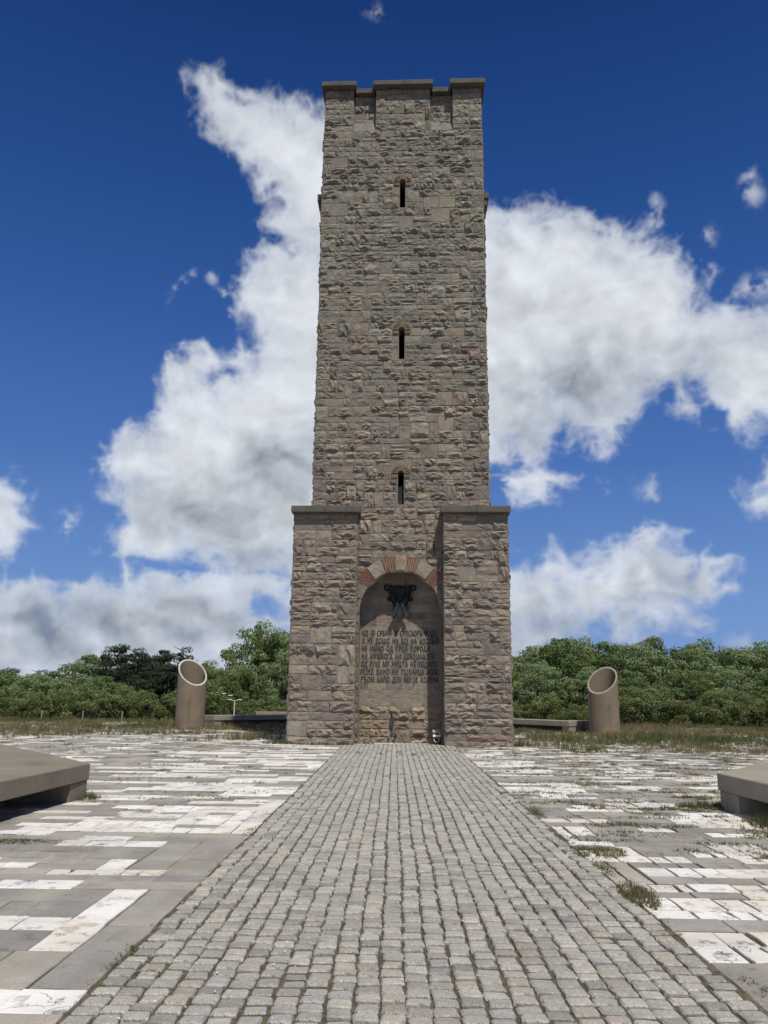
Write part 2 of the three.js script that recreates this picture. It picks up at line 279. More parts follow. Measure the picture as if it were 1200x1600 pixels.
function layout(o) {                // coursed rubble: [x, y, w, h] of every stone
  const r = rng(o.seed), out = [], rows = [];
  let y = o.y0;
  while (y < o.y1 - .01) { let h = r.in(o.h[0], o.h[1]); if (o.y1 - y - h < o.h[0]) h = o.y1 - y - h < o.h[0] * .4 ? o.y1 - y : (o.y1 - y) / 2; rows.push([y, y + h]); y += h; }
  const busy = rows.map(() => []), cut = (free, [a, b]) => free.flatMap(([c, d]) => (b <= c || a >= d ? [[c, d]] : [[c, a], [b, d]].filter(([e, f]) => f - e > .05)));
  rows.forEach(([yb, yt], k) => {
    let free = [[o.x0, o.x1]];
    for (const q of [...busy[k], ...(o.holes ? o.holes(yb, yt) : [])]) free = cut(free, q);
    for (const [a, b] of free) {
      let x = a;
      while (x < b - .001) {
        let w = Math.min(b - x, r.in(o.w[0], o.w[1]));
        if (b - x - w < o.w[0] * .6) w = b - x > o.w[1] * 1.1 ? (b - x) / 2 : b - x;
        const next = rows[k + 1];
        if (next && r() < (o.tall ?? .1) && !(o.holes && o.holes(...next).some(([c, d]) => c < x + w && d > x)) && !busy[k].some(([c, d]) => Math.abs(c - x - w) < .01 && d) && w < .75) { out.push([x + w / 2, (yb + next[1]) / 2, w, next[1] - yb]); busy[k + 1].push([x, x + w]); }
        else if (yt - yb > .27 && r() < (o.split ?? .12)) { const m = r.in(.42, .58) * (yt - yb); out.push([x + w / 2, yb + m / 2, w, m], [x + w / 2, yb + m + (yt - yb - m) / 2, w, yt - yb - m]); }
        else out.push([x + w / 2, (yb + yt) / 2, w, yt - yb]);
        x += w;
      }
    }
  });
  return out;
}
function wallStones(parent, stones, z, opt) {       // each stone a part of its own
  const r = rng(opt.seed);
  for (const [x, y, w, h] of stones) {
    const flat = r() < (opt.flat ?? .08);
    const m = part(parent, 'stone', r.pick(flat ? FLATS : ROCKS), opt.mats ? r.pick(opt.mats(x, y)) : r.pick(STONES));
    const j = opt.joint ?? .013;
    m.position.set(x, y, z);
    m.scale.set(w - j, h - j, (opt.relief ?? .085) * (r() < .45 ? r.in(.3, .6) : r.in(.75, 1.5)) * (flat ? .6 : 1) * Math.min(1.15, .55 + h * 1.6));
    if (r() < .5) m.scale.x *= -1, m.scale.x = Math.abs(m.scale.x);
  }
}
function sideStones(parent, name, stones, frame, opt) {   // faces turned away from the path: stones joined into one part
  const r = rng(opt.seed), heap = new Heap(), m = new THREE.Matrix4(), c = new THREE.Color();
  for (const [x, y, w, h] of stones) {
    m.compose(new THREE.Vector3(x, y, 0), new THREE.Quaternion(), new THREE.Vector3(w - .016, h - .016, (opt.relief ?? .075) * r.in(.6, 1.2)));
    c.copy(r.pick(opt.mats ?? STONES).color); heap.add(r.pick(ROCKS), m.premultiply(frame), c);
  }
  return part(parent, name, heap.build(), stuffStone, 'stuff');
}
const face = (ry, x, y, z) => new THREE.Matrix4().makeRotationY(ry).setPosition(x, y, z);

// ---------------------------------------------------------------- the tower
const tower = thing('stone_tower', 'tall square tower of rough brown stone with an arched inscribed niche at its foot', 'tower', [.065, 0, 0], -1.5 * D2R);
const HW = 3.26, ZF = -.55, NICHE = -1.27, ARCH = { a: 1.47, b: 1.61, y: 4.46 };
const SLITS = [[20.86, 22.12], [14.29, 15.6], [8.53, 9.81]];
{
  const s = new THREE.Shape([[-HW, -.3], [HW, -.3], [HW, 24.45], [-HW, 24.45]].map((p) => new THREE.Vector2(...p)));
  const nic = new THREE.Path(); nic.moveTo(-ARCH.a, -.2); nic.lineTo(ARCH.a, -.2); nic.lineTo(ARCH.a, ARCH.y); nic.absellipse(0, ARCH.y, ARCH.a, ARCH.b, 0, Math.PI, false, 0); nic.lineTo(-ARCH.a, -.2);
  s.holes.push(nic);
  for (const [b, t] of SLITS) { const q = new THREE.Path(); q.moveTo(-.11, b); q.lineTo(.11, b); q.lineTo(.11, t - .11); q.absarc(0, t - .11, .11, 0, Math.PI, false); q.lineTo(-.11, b); s.holes.push(q); }
  const g = new THREE.ExtrudeGeometry(s, { depth: ZF - NICHE, bevelEnabled: false, curveSegments: 28 }); g.translate(0, 0, NICHE);
  const core = [g, span(-HW, -HW + .9, -.3, 24.45, -7.05, NICHE), span(HW - .9, HW, -.3, 24.45, -7.05, NICHE), span(-HW + .9, HW - .9, -.3, 24.45, -7.05, -6.2), span(-HW + .9, HW - .9, 24.05, 24.45, -6.2, NICHE)];
  const shaft = part(tower, 'shaft', soup(core, .4), mortar);
  const holes = (yb, yt) => {
    const l = [];
    if (yb < 8.0) l.push([-9, -1.56], [1.56, 9]);
    const ym = (yb + yt) / 2, oa = ARCH.a + .5, ob = ARCH.b + .52;
    if (yb < ARCH.y + ob) { const q = yt <= ARCH.y ? 1.46 : yb < ARCH.y + .9 ? 1.6 : oa * Math.sqrt(Math.max(0, 1 - ((Math.max(yb, ARCH.y) - ARCH.y + .05) / ob) ** 2)); l.push([-q, q]); }
    for (const [b, t] of SLITS) { if (yt > b && yb < t - .2) l.push([-.13, .13]); if (yt > t - .2 && yb < t + .22) l.push([-.36, .36]); }
    return l;
  };
  const st = layout({ seed: 11, x0: -HW, x1: HW, y0: -.05, y1: 24.45, h: [.2, .33], w: [.27, .76], tall: .12, split: .1, holes });
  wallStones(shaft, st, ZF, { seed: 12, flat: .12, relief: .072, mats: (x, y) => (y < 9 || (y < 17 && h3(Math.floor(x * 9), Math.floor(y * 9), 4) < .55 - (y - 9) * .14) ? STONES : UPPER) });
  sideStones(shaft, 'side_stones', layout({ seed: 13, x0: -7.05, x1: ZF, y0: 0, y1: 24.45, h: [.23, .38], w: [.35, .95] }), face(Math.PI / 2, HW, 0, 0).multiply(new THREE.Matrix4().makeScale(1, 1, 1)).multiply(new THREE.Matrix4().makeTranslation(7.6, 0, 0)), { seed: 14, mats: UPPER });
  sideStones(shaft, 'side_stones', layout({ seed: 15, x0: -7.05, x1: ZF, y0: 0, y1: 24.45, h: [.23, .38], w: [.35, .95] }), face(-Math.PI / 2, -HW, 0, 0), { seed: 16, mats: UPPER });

  // back wall of the niche: dressed courses above, rougher yellow stones in the lowest metre
  const back = part(tower, 'niche_wall', soup([span(-1.6, 1.6, -.3, 6.4, -1.75, NICHE - .004)], .5), paleMortar);
  const inArch = (yb, yt) => { if (yt <= ARCH.y) return []; const q = ARCH.a * Math.sqrt(Math.max(0, 1 - ((yb - ARCH.y) / ARCH.b) ** 2)); return q < .1 ? [[-9, 9]] : [[-9, -q - .1], [q + .1, 9]]; };
  wallStones(back, layout({ seed: 21, x0: -1.47, x1: 1.47, y0: 1.27, y1: 6.07, h: [.24, .32], w: [.3, .75], tall: .08, split: .03, holes: inArch }), NICHE, { seed: 22, flat: 1, relief: .016, joint: .026, mats: () => [STONES[0], STONES[1], STONES[3], STONES[5], STONES[8], STONES[9], STONES[7]] });
  const low = layout({ seed: 23, x0: -1.47, x1: 1.47, y0: -.05, y1: 1.26, h: [.26, .36], w: [.35, .65], tall: .1, split: .1, holes: (yb, yt) => (yb < 1.0 && yt > .25 ? [[-.38, -.22]] : []) });
  wallStones(back, low, NICHE, { seed: 24, flat: .05, relief: .10, joint: .03, mats: (x, y) => (x > -.75 && x < .1 && y < .34 ? [STONES[7], YELLOW[3]] : YELLOW) });
  for (const [x, y, w, h, k, t] of [[-.3, .98, .07, .24, 5, .1], [-.3, .66, .16, .44, 9, -.06], [-.29, .34, .09, .26, 3, .08], [-.43, .1, .2, .17, 12, .2], [-.21, .12, .17, .22, 17, -.2]]) { const m = part(back, 'stone', ROCKS[k], soot); m.position.set(x, y, NICHE); m.rotation.z = t; m.scale.set(w, h, .05); m.userData.label = 'soot-blackened stone at the foot of the niche'; }

  // ring of the arch: bricks and voussoirs in turn
  const ring = new THREE.Group(); ring.name = 'arch'; tower.add(ring);
  const wedge = (a0, a1, t0, t1, zf, depth, gap) => {
    const pt = (a, t) => new THREE.Vector2(Math.cos(a) * (ARCH.a + t), ARCH.y + Math.sin(a) * (ARCH.b + t));
    const n = 3, l = []; a0 += gap; a1 -= gap;
    for (let i = 0; i <= n; i++) l.push(pt(mix(a0, a1, i / n), t1)); for (let i = n; i >= 0; i--) l.push(pt(mix(a0, a1, i / n), t0));
    const e = new THREE.ExtrudeGeometry(new THREE.Shape(l), { depth, bevelEnabled: true, bevelThickness: .012, bevelSize: .008, bevelOffset: -.008, bevelSegments: 1 }); e.translate(0, 0, zf - depth); return soup([e], .8);
  };
  const back2 = wedge(36.5 * D2R, 143.5 * D2R, .012, .53, ZF + .004, .3, 0);
  part(ring, 'mortar_bed', back2, paleMortar);
  const r = rng(31);
  for (const [a, b] of [[38, 51], [69, 83], [97, 111], [129, 142]]) for (let i = 0; i < 5; i++) for (let t = 0; t < 2; t++) {
    const sp = .27 * (i % 2 ? .55 : 1); const [t0, t1] = t ? [sp + .012, .52] : [.0, sp];
    part(ring, 'brick', wedge(mix(a, b, i / 5) * D2R, mix(a, b, (i + 1) / 5) * D2R, t0, t1, ZF + r.in(.022, .034), .24, .009), r.pick(brickMats));
  }
  for (const [a, b, t] of [[83.6, 96.4, .56], [51.8, 68.4, .52], [111.6, 128.2, .52]]) part(ring, 'voussoir', wedge(a * D2R, b * D2R, 0, t, ZF + .055, .3, .004), r.pick([STONES[3], STONES[6], STONES[9]]));
  for (const sgn of [0, 1]) for (let i = 0; i < 2; i++) { const a = 2 + i * 18, b = a + 17.4; part(ring, 'voussoir', sgn ? wedge((180 - b) * D2R, (180 - a) * D2R, 0, .1 + i * .09, ZF + .035, .4, .003) : wedge(a * D2R, b * D2R, 0, .1 + i * .09, ZF + .035, .4, .003), r.pick(STONES)); }

  // slit windows: brick heads, and the wire grille in the lowest one
  SLITS.forEach(([b, t], k) => {
    const w = new THREE.Group(); w.name = 'window_slit'; tower.add(w);
    const rr = rng(41 + k);
    for (let i = 0; i < 9; i++) {
      const a = (i + .5) / 9 * Math.PI, e = new RoundedBoxGeometry(.23, .045, .1, 1, .006); e.translate(.235, 0, 0); e.rotateZ(a); e.translate(0, t - .11, ZF + .01);
      part(w, 'brick', soup([e], 1), rr.pick(paleBricks));
    }
    for (const sx of [-1, 1]) for (let i = 0; i < 2; i++) part(w, 'brick', soup([round(sx > 0 ? .12 : -.34, sx > 0 ? .34 : -.12, t - .2 - i * .062, t - .145 - i * .062, ZF - .05, ZF + .045, .006)], 1), rr.pick(paleBricks));
    if (k === 2) {
      const l = [];
      for (let i = 0; i < 16; i++) { const y = b + i * .05; for (const q of [-1, 1]) { const e = new THREE.BoxGeometry(.3, .012, .012); e.rotateZ(q * .8); e.translate(-.06, y, NICHE + .25 + q * .007); l.push(e); } }
      part(w, 'wire_grille', soup(l, 1), metalWhite);
    }
  });

  // crown: corner piers and a middle pier standing before recessed panels, under stone copings
  const RECESS = ZF - .24;
  const crown = part(tower, 'crown', soup([span(-HW, -2.06, 24.45, 26.42, -1.5, ZF), span(-1.13, 1.13, 24.45, 26.42, -1.5, ZF), span(2.06, HW, 24.45, 26.42, -1.5, ZF), span(-HW + .003, HW - .003, 24.45, 26.27, -7.05, RECESS)], .4), mortar);
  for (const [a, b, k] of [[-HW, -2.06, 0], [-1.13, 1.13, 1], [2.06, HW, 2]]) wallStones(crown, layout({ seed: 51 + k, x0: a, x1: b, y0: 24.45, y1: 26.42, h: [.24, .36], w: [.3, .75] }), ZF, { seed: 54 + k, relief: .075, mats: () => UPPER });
  for (const [a, b, k] of [[-2.05, -1.14, 0], [1.14, 2.05, 1]]) {
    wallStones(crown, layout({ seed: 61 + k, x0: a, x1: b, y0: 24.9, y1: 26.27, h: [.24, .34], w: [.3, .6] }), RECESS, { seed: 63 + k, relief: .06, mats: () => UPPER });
    const tri = fromTriangles([a, 24.452, ZF - .02, b, 24.452, ZF - .02, b, 25.0, RECESS + .01, a, 24.452, ZF - .02, b, 25.0, RECESS + .01, a, 25.0, RECESS + .01], [0, 0, 1, 0, 1, 1, 0, 0, 1, 1, 0, 1]);
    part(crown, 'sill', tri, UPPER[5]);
  }
  const cap = (x0, x1, y0, y1, z0, z1) => part(crown, 'coping', soup([round(x0, x1, y0, y1, z0, z1, .025)], .7), coping);
  cap(-3.4, -1.94, 26.42, 26.64, -1.6, ZF + .3); cap(1.94, 3.4, 26.42, 26.66, -1.6, ZF + .3);
  cap(-1.25, .01, 26.42, 26.64, -1.4, ZF + .3); cap(.022, 1.25, 26.42, 26.645, -1.4, ZF + .3);
  cap(-2.0, -1.2, 26.27, 26.5, -1.5, ZF + .02); cap(1.2, 2.0, 26.27, 26.5, -1.5, ZF + .02);
  cap(-3.39, -2.0, 26.42, 26.63, -7.2, -1.62); cap(2.0, 3.39, 26.42, 26.65, -7.2, -1.62);
  for (const sx of [-1, 1]) part(tower, 'bracket', soup([round(sx > 0 ? HW : -HW - .26, sx > 0 ? HW + .26 : -HW, 21.5, 21.8, -1.9, -.95, .02), round(sx > 0 ? HW : -HW - .2, sx > 0 ? HW + .2 : -HW, 21.2, 21.498, -1.85, -1.0, .02)], .8), coping);

  // corner buttresses
  for (const sx of [-1, 1]) {
    const x0 = sx > 0 ? 1.55 : -3.84, x1 = sx > 0 ? 3.84 : -1.55;
    const b = part(tower, 'buttress', soup([span(x0, x1, -.3, 8.06, -2.9, 0)], .4), mortar);
    wallStones(b, layout({ seed: 71 + sx, x0, x1, y0: -.08, y1: 8.04, h: [.22, .37], w: [.32, .86], tall: .1, split: .12 }), 0, { seed: 74 + sx, flat: .1, relief: .076 });
    const inner = layout({ seed: 77 + sx, x0: 0, x1: .56, y0: 0, y1: 8.04, h: [.26, .4], w: [.26, .56] }), outer = layout({ seed: 79 + sx, x0: 0, x1: 2.9, y0: 0, y1: 8.04, h: [.26, .4], w: [.35, .9] });
    sideStones(b, 'side_stones', inner, sx > 0 ? face(-Math.PI / 2, x0, 0, -.56) : face(Math.PI / 2, x1, 0, 0), { seed: 81, relief: .03 });
    sideStones(b, 'side_stones', outer, sx > 0 ? face(Math.PI / 2, x1, 0, 0) : face(-Math.PI / 2, x0, 0, -2.9), { seed: 83, relief: .07 });
    const xm = (x0 + x1) / 2 + .05 * sx;
    part(b, 'coping', soup([round(x0 - .1, xm - .006, 8.06, 8.3, -3.0, .23, .02)], .7), coping);
    part(b, 'coping', soup([round(xm + .006, x1 + .1, 8.06, 8.3, -3.0, .232, .02)], .7), coping);
  }
}
// inscription of raised metal letters, seven lines
{
  const font = await new FontLoader().loadAsync('fonts/droid/droid_sans_bold.typeface.json');
  const ins = new THREE.Group(); ins.name = 'inscription'; tower.add(ins);
  const LINES = [['КО ЈЕ СРБИН И СРПСКОГА РОДА', -1.38, 1.33], ['А НЕ ДОШО НА БОЈ НА КОСОВО', -1.4, 1.36], ['НЕ ИМАО ОД СРЦА ПОРОДА', -1.4, 1.06], ['НИ МУШКОГА НИ ДЕВОЈАЧКОГА', -1.41, 1.23], ['ОД РУКЕ МУ НИШТА НЕ РОДИЛО', -1.41, 1.32], ['РУЈНО ВИНО НИ ПШЕНИЦА БЕЛА', -1.43, 1.36], ['РЂОМ КАПО ДОК МУ ЈЕ КОЛЕНА', -1.42, 1.4]];
  LINES.forEach(([t, a, b], i) => {
    const g = new TextGeometry(t.replaceAll(' ', '  '), { font, size: .2, depth: .009, curveSegments: 3, bevelEnabled: false });
    g.computeBoundingBox(); const q = g.boundingBox;
    g.translate(-q.min.x, 0, 0); g.scale((b - a) / (q.max.x - q.min.x), .212 / .1984, 1); g.translate(a, 3.745 - i * .2735, NICHE + .0085);
    part(ins, 'letter_line', soup([g], 1), letterMat);
  });
}
// bronze crest in the head of the niche
{
  const em = new THREE.Group(); em.name = 'crest'; tower.add(em); em.position.set(-.02, 0, NICHE + .02);
  const flat = (pts, d, z, bev = .02) => { const e = new THREE.ExtrudeGeometry(new THREE.Shape(pts.map((p) => new THREE.Vector2(...p))), { depth: d, bevelEnabled: true, bevelThickness: bev, bevelSize: bev, bevelOffset: -bev, bevelSegments: 2 }); e.translate(0, 0, z); return soup([e], 1); };
  part(em, 'shield', flat([[-.36, 5.62], [-.2, 5.58], [0, 5.6], [.2, 5.58], [.38, 5.62], [.37, 5.42], [.33, 5.2], [.31, 5.02], [.28, 4.9], [.22, 4.68], [-.2, 4.7], [-.26, 4.92], [-.33, 5.06], [-.32, 5.24], [-.36, 5.4]], .12, 0, .03), bronze);
  part(em, 'helmet', flat([[-.2, 5.5], [.2, 5.5], [.17, 5.22], [0, 5.02], [-.17, 5.22]], .1, .14, .04), bronze);
  for (const s of [-1, 1]) {
    const t = new THREE.TorusGeometry(.09, .03, 6, 16); t.translate(s * .48, 5.52, .06); part(em, 'ring', soup([t], 1), bronze);
    part(em, 'scroll', flat([[s * .3, 5.34], [s * .44, 5.42], [s * .4, 5.28], [s * .34, 5.18]].sort((a, b) => 0), .08, .02, .01), bronze);
    const k = new THREE.SphereGeometry(.1, 10, 8); k.scale(1, .85, .7); k.translate(s * .38, 5.1, .07); part(em, 'knob', soup([k], 1), bronze);
    part(em, 'sash', flat([[s * .36, 5.12], [s * .28, 5.2], [-s * .12, 4.72], [-s * .3, 4.42], [-s * .22, 4.38], [-s * .02, 4.7]], .05, .15, .012), bronze);
  }
  for (const q of [-1, 1]) part(em, 'sash_end', flat([[q * .02, 4.9], [q * .1, 4.92], [q * .33, 4.5], [q * .27, 4.4], [q * .2, 4.42]], .04, .19, .012), litVerdigris);
  part(em, 'lozenge', flat([[0, 4.84], [.14, 4.6], [0, 4.32], [-.14, 4.6]], .07, .2, .02), litVerdigris);
}
shadow(tower);

// ---------------------------------------------------------------- ground
const groundY = (x, z) => -.09 - 2.6 * sstep(20, 55, -z) - 1.6 * sstep(34, 70, Math.abs(x)) + .12 * n3(x * .15, 3, z * .15) * sstep(18, 30, Math.hypot(x, z + 4));
{
  const g = new THREE.BufferGeometry(), P = [], U = [], I = [], NR = 70, NA = 96;
  for (let i = 0; i <= NR; i++) { const q = i / NR, rad = 1 + 48 * q + 1500 * q ** 7; for (let j = 0; j <= NA; j++) { const a = j / NA * Math.PI * 2, x = Math.cos(a) * rad, z = 4 + Math.sin(a) * rad; P.push(x, groundY(x, z), z); U.push(x * .22, z * .22); } }
  for (let i = 0; i < NR; i++) for (let j = 0; j < NA; j++) { const a = i * (NA + 1) + j, b = a + NA + 1; I.push(a, a + 1, b, b, a + 1, b + 1); }
  I.push();
  g.setAttribute('position', new THREE.Float32BufferAttribute(P, 3)); g.setAttribute('uv', new THREE.Float32BufferAttribute(U, 2)); g.setIndex(I); g.computeVertexNormals();
  const o = part(scene, 'ground', g, mat(.115, .10, .058, { map: earthMap })); o.material.side = THREE.DoubleSide;
  o.userData = { kind: 'structure', label: 'dry grassy earth around and beyond the paved plaza', category: 'ground' };
}

// ---------------------------------------------------------------- cobbled path
const view = new THREE.Frustum();
camera.updateMatrixWorld(true); camera.updateProjectionMatrix();
view.setFromProjectionMatrix(new THREE.Matrix4().multiplyMatrices(camera.projectionMatrix, camera.matrixWorldInverse));
const seen = (x, y, z) => view.containsPoint(new THREE.Vector3(x, y, z));
const PATH = 1.86, PX = .05;
{
  const path = new THREE.Group(); path.name = 'cobbled_path'; path.userData = { kind: 'structure', label: 'straight path of grey granite cobbles leading to the tower', category: 'path' }; scene.add(path);
  const bed = new THREE.PlaneGeometry(PATH * 2 + .12, 31.8, 4, 60); bed.rotateX(-Math.PI / 2); bed.translate(PX, -.017, 14.6);
  part(path, 'joint_sand', worldUV(bed, 1.3), mat(.185, .168, .145, { map: gritMap, bumpMap: graniteBump, bumpScale: .02 }));
  const cobble = (seed) => {
    const r = rng(seed), N = 4, P = [], pos = [], uv = [];
    for (let j = 0; j < N; j++) for (let i = 0; i < N; i++) {
      const e = i === 0 || j === 0 || i === N - 1 || j === N - 1, c = (i === 0 || i === N - 1) && (j === 0 || j === N - 1);
      const f = [-.5, -.4, .4, .5]; let x = f[i], z = f[j], y = e ? -.008 : .002;
      if (c) { x *= r.in(.9, .99); z *= r.in(.9, .99); y = -.011; } else { x += r.in(-.045, .045); z += r.in(-.045, .045); }
      y += r.in(-.003, .003); P.push([x, y, z]);
    }
    const o = [r(), r()], tri = (...l) => { for (const q of l) { pos.push(...q); uv.push(q[0] * .5 + o[0] + q[1] * 3, q[2] * .6 + o[1] + q[1] * 3); } };
    const at = (i, j) => P[j * N + i];
    for (let j = 0; j < N - 1; j++) for (let i = 0; i < N - 1; i++) { const a = at(i, j), b = at(i + 1, j), c = at(i + 1, j + 1), d = at(i, j + 1); tri(a, d, c); tri(a, c, b); }
    const rim = []; for (let i = 0; i < N - 1; i++) rim.push(at(i, 0)); for (let j = 0; j < N - 1; j++) rim.push(at(N - 1, j)); for (let i = N - 1; i > 0; i--) rim.push(at(i, N - 1)); for (let j = N - 1; j > 0; j--) rim.push(at(0, j));
    rim.forEach((a, i) => { const b = rim[(i + 1) % rim.length], a2 = [a[0] * 1.02, -.07, a[2] * 1.02], b2 = [b[0] * 1.02, -.07, b[2] * 1.02]; tri(a, b, b2); tri(a, b2, a2); });
    return fromTriangles(pos, uv);
  };
  for (const e of [-1, 1]) { const g = new THREE.PlaneGeometry(.1, 31.6, 1, 1); g.rotateX(-Math.PI / 2); g.translate(PX + e * (PATH + .01), -.007, 14.6); part(path, 'edge_soil', worldUV(g, 1.3), mat(.21, .185, .14, { map: gritMap })); }
  const V = Array.from({ length: 14 }, (_, i) => cobble(500 + i)), r = rng(77);
  const TONES = [[.501,.477,.429],[.546,.521,.467],[.454,.436,.398],[.592,.557,.501],[.482,.447,.394],[.427,.413,.381],[.528,.477,.410],[.357,.350,.323],[.493,.486,.460],[.420,.387,.335]];
  const MATS = TONES.map((c) => mat(...c, { map: graniteMap, bumpMap: graniteBump, bumpScale: .008, roughness: .85 }));
  const all = [], N = 25, pitch = PATH * 2 / N;
  for (let i = 0; i < N; i++) {
    const cx = PX - PATH + pitch * (i + .5), ph = r.in(-.03, .03);
    for (let z = 29.6 + ph; z > -1.3;) {
      const l = r.in(.118, .16), w = pitch * r.in(.84, .94) , wob = .016 * n3(i * .22, 0, z * .5);
      all.push([cx + wob + r.in(-.008, .008) + (i === 0 || i === N - 1 ? r.in(-.02, .02) : 0), r.in(-.004, .006) + .012 * n3(cx * 1.4, 1, z * 1.4), z - l / 2, w, l - r.in(.028, .044), r.in(-.06, .06), r.pick([0, 0, 0, 1, 1, 1, 2, 2, 3, 3, 4, 5, 6, 7, 8, 9]), r.pick([...V.keys()])]);
      z -= l;
    }
  }
  const rank = all.map((c, i) => [seen(c[0], 0, c[2]) ? c[2] : -99, i]).sort((a, b) => b[0] - a[0]).slice(0, 300).map((q) => q[1]), single = new Set(rank);
  const heap = new Heap(), m = new THREE.Matrix4(), col = new THREE.Color(), qn = new THREE.Quaternion(), up = new THREE.Vector3(0, 1, 0);
  all.forEach((c, i) => {
    if (single.has(i)) { const o = part(path, 'cobble', V[c[7]], MATS[c[6]]); o.position.set(c[0], c[1], c[2]); o.rotation.y = c[5]; o.scale.set(c[3], 1, c[4]); return; }
    m.compose(new THREE.Vector3(c[0], c[1], c[2]), qn.setFromAxisAngle(up, c[5]), new THREE.Vector3(c[3], 1, c[4]));
    heap.add(V[c[7]], m, col.setRGB(...TONES[c[6]]));
  });
  part(path, 'cobbles', heap.build(), mat(1, 1, 1, { map: graniteMap, bumpMap: graniteBump, bumpScale: .008, roughness: .85, vertexColors: true }), 'stuff');
}

// ---------------------------------------------------------------- plaza of grey and white slabs
// row lines (z) beside the path on either side, and the slabs that can be made out there: side, x0, x1, first row line, last row line, white or grey
const LEFT = [23.9, 23.53, 23.18, 22.84, 22.5, 22.26, 22.04, 21.87, 21.69, 21.2, 20.8, 20.49, 20.24, 20, 19.76, 19.52, 19.19, 18.86, 18.5, 18.2, 17.9, 17.55, 17.28, 17, 16.7, 16.42, 16.2, 15.9, 15.55, 15.28, 14.95];
const RIGHT = [23.9, 23.6, 23.3, 22.9, 22.52, 22.17, 21.82, 21.49, 21.23, 20.84, 20.6, 20.3, 20, 19.6, 19.3, 19.0, 18.7, 18.42, 18.15, 17.75, 17.4, 17.05, 16.7, 16.35, 16.0, 15.6, 15.25, 14.95];
const MARKED = [
  [-1,-2.9,-2.21,1,2,1],[-1,-2.2,-1.83,1,2,1],[-1,-3.4,-2.91,1,2,0],[-1,-2.49,-2.19,4,7,1],[-1,-2.49,-2.2,7,10,1],[-1,-2.18,-1.83,5,7,0],[-1,-2.18,-1.83,7,10,0],[-1,-2.18,-1.83,2,5,0],[-1,-2.56,-2.19,2,4,0],[-1,-3.0,-2.57,2,4,0],
  [-1,-3.9,-3.2,6,8,1],[-1,-3.19,-2.5,6,8,1],[-1,-3.6,-3.3,10,11,1],[-1,-3.29,-2.87,10,11,1],[-1,-2.96,-2.69,13,15,1],[-1,-2.66,-2.28,13,15,0],[-1,-2.27,-1.83,13,15,0],[-1,-2.66,-2.28,15,18,0],[-1,-2.27,-1.83,15,18,0],
  [-1,-3.85,-3.55,17,18,1],[-1,-3.54,-3.1,17,18,1],[-1,-3.09,-2.67,17,18,1],[-1,-3.75,-3.05,20,21,1],[-1,-3.04,-2.34,20,21,1],[-1,-2.33,-2.09,20,22,1],[-1,-2.08,-1.83,20,22,1],[-1,-2.33,-2.09,22,24,1],[-1,-2.08,-1.83,22,24,1],[-1,-2.33,-2.09,24,27,1],[-1,-2.08,-1.83,24,26,1],[-1,-2.08,-1.83,26,28,1],
  [-1,-4.2,-3.88,21,24,1],[-1,-3.87,-3.5,22,23,1],[-1,-3.49,-3.13,22,23,1],[-1,-3.12,-2.7,22,23,1],[-1,-2.69,-2.34,22,25,1],[-1,-3.0,-2.7,23,26,1],[-1,-4.9,-4.3,21,22,1],
  [1,1.93,2.45,5,6,1],[1,2.46,3.1,5,6,1],[1,1.93,2.2,4,5,1],[1,2.21,2.7,4,5,1],[1,1.93,2.5,2,4,0],[1,2.51,2.95,2,4,0],[1,1.93,2.4,6,7,0],[1,2.41,3.1,6,7,0],[1,1.93,2.25,7,8,1],[1,2.26,2.72,7,8,1],[1,2.22,2.58,8,9,1],[1,2.59,3.1,8,9,1],[1,2.92,3.4,9,10,1],[1,2.2,2.55,10,11,1],[1,2.56,2.95,10,11,1],[1,2.96,3.5,10,11,1],
  [1,1.93,2.3,11,14,0],[1,2.32,2.6,12,13,1],[1,2.61,2.85,12,13,1],[1,2.86,3.08,12,13,1],[1,2.6,3.0,14,15,1],[1,2.4,2.58,15,17,1],[1,3.48,3.75,15,18,1],[1,3.76,4.1,15,18,1],[1,1.95,2.1,18,21,1],[1,2.12,2.4,19,21,1],
].map(([s, a, b, i, j, k]) => { const l = s < 0 ? LEFT : RIGHT; return [a, b, l[j], l[i], k, s]; });
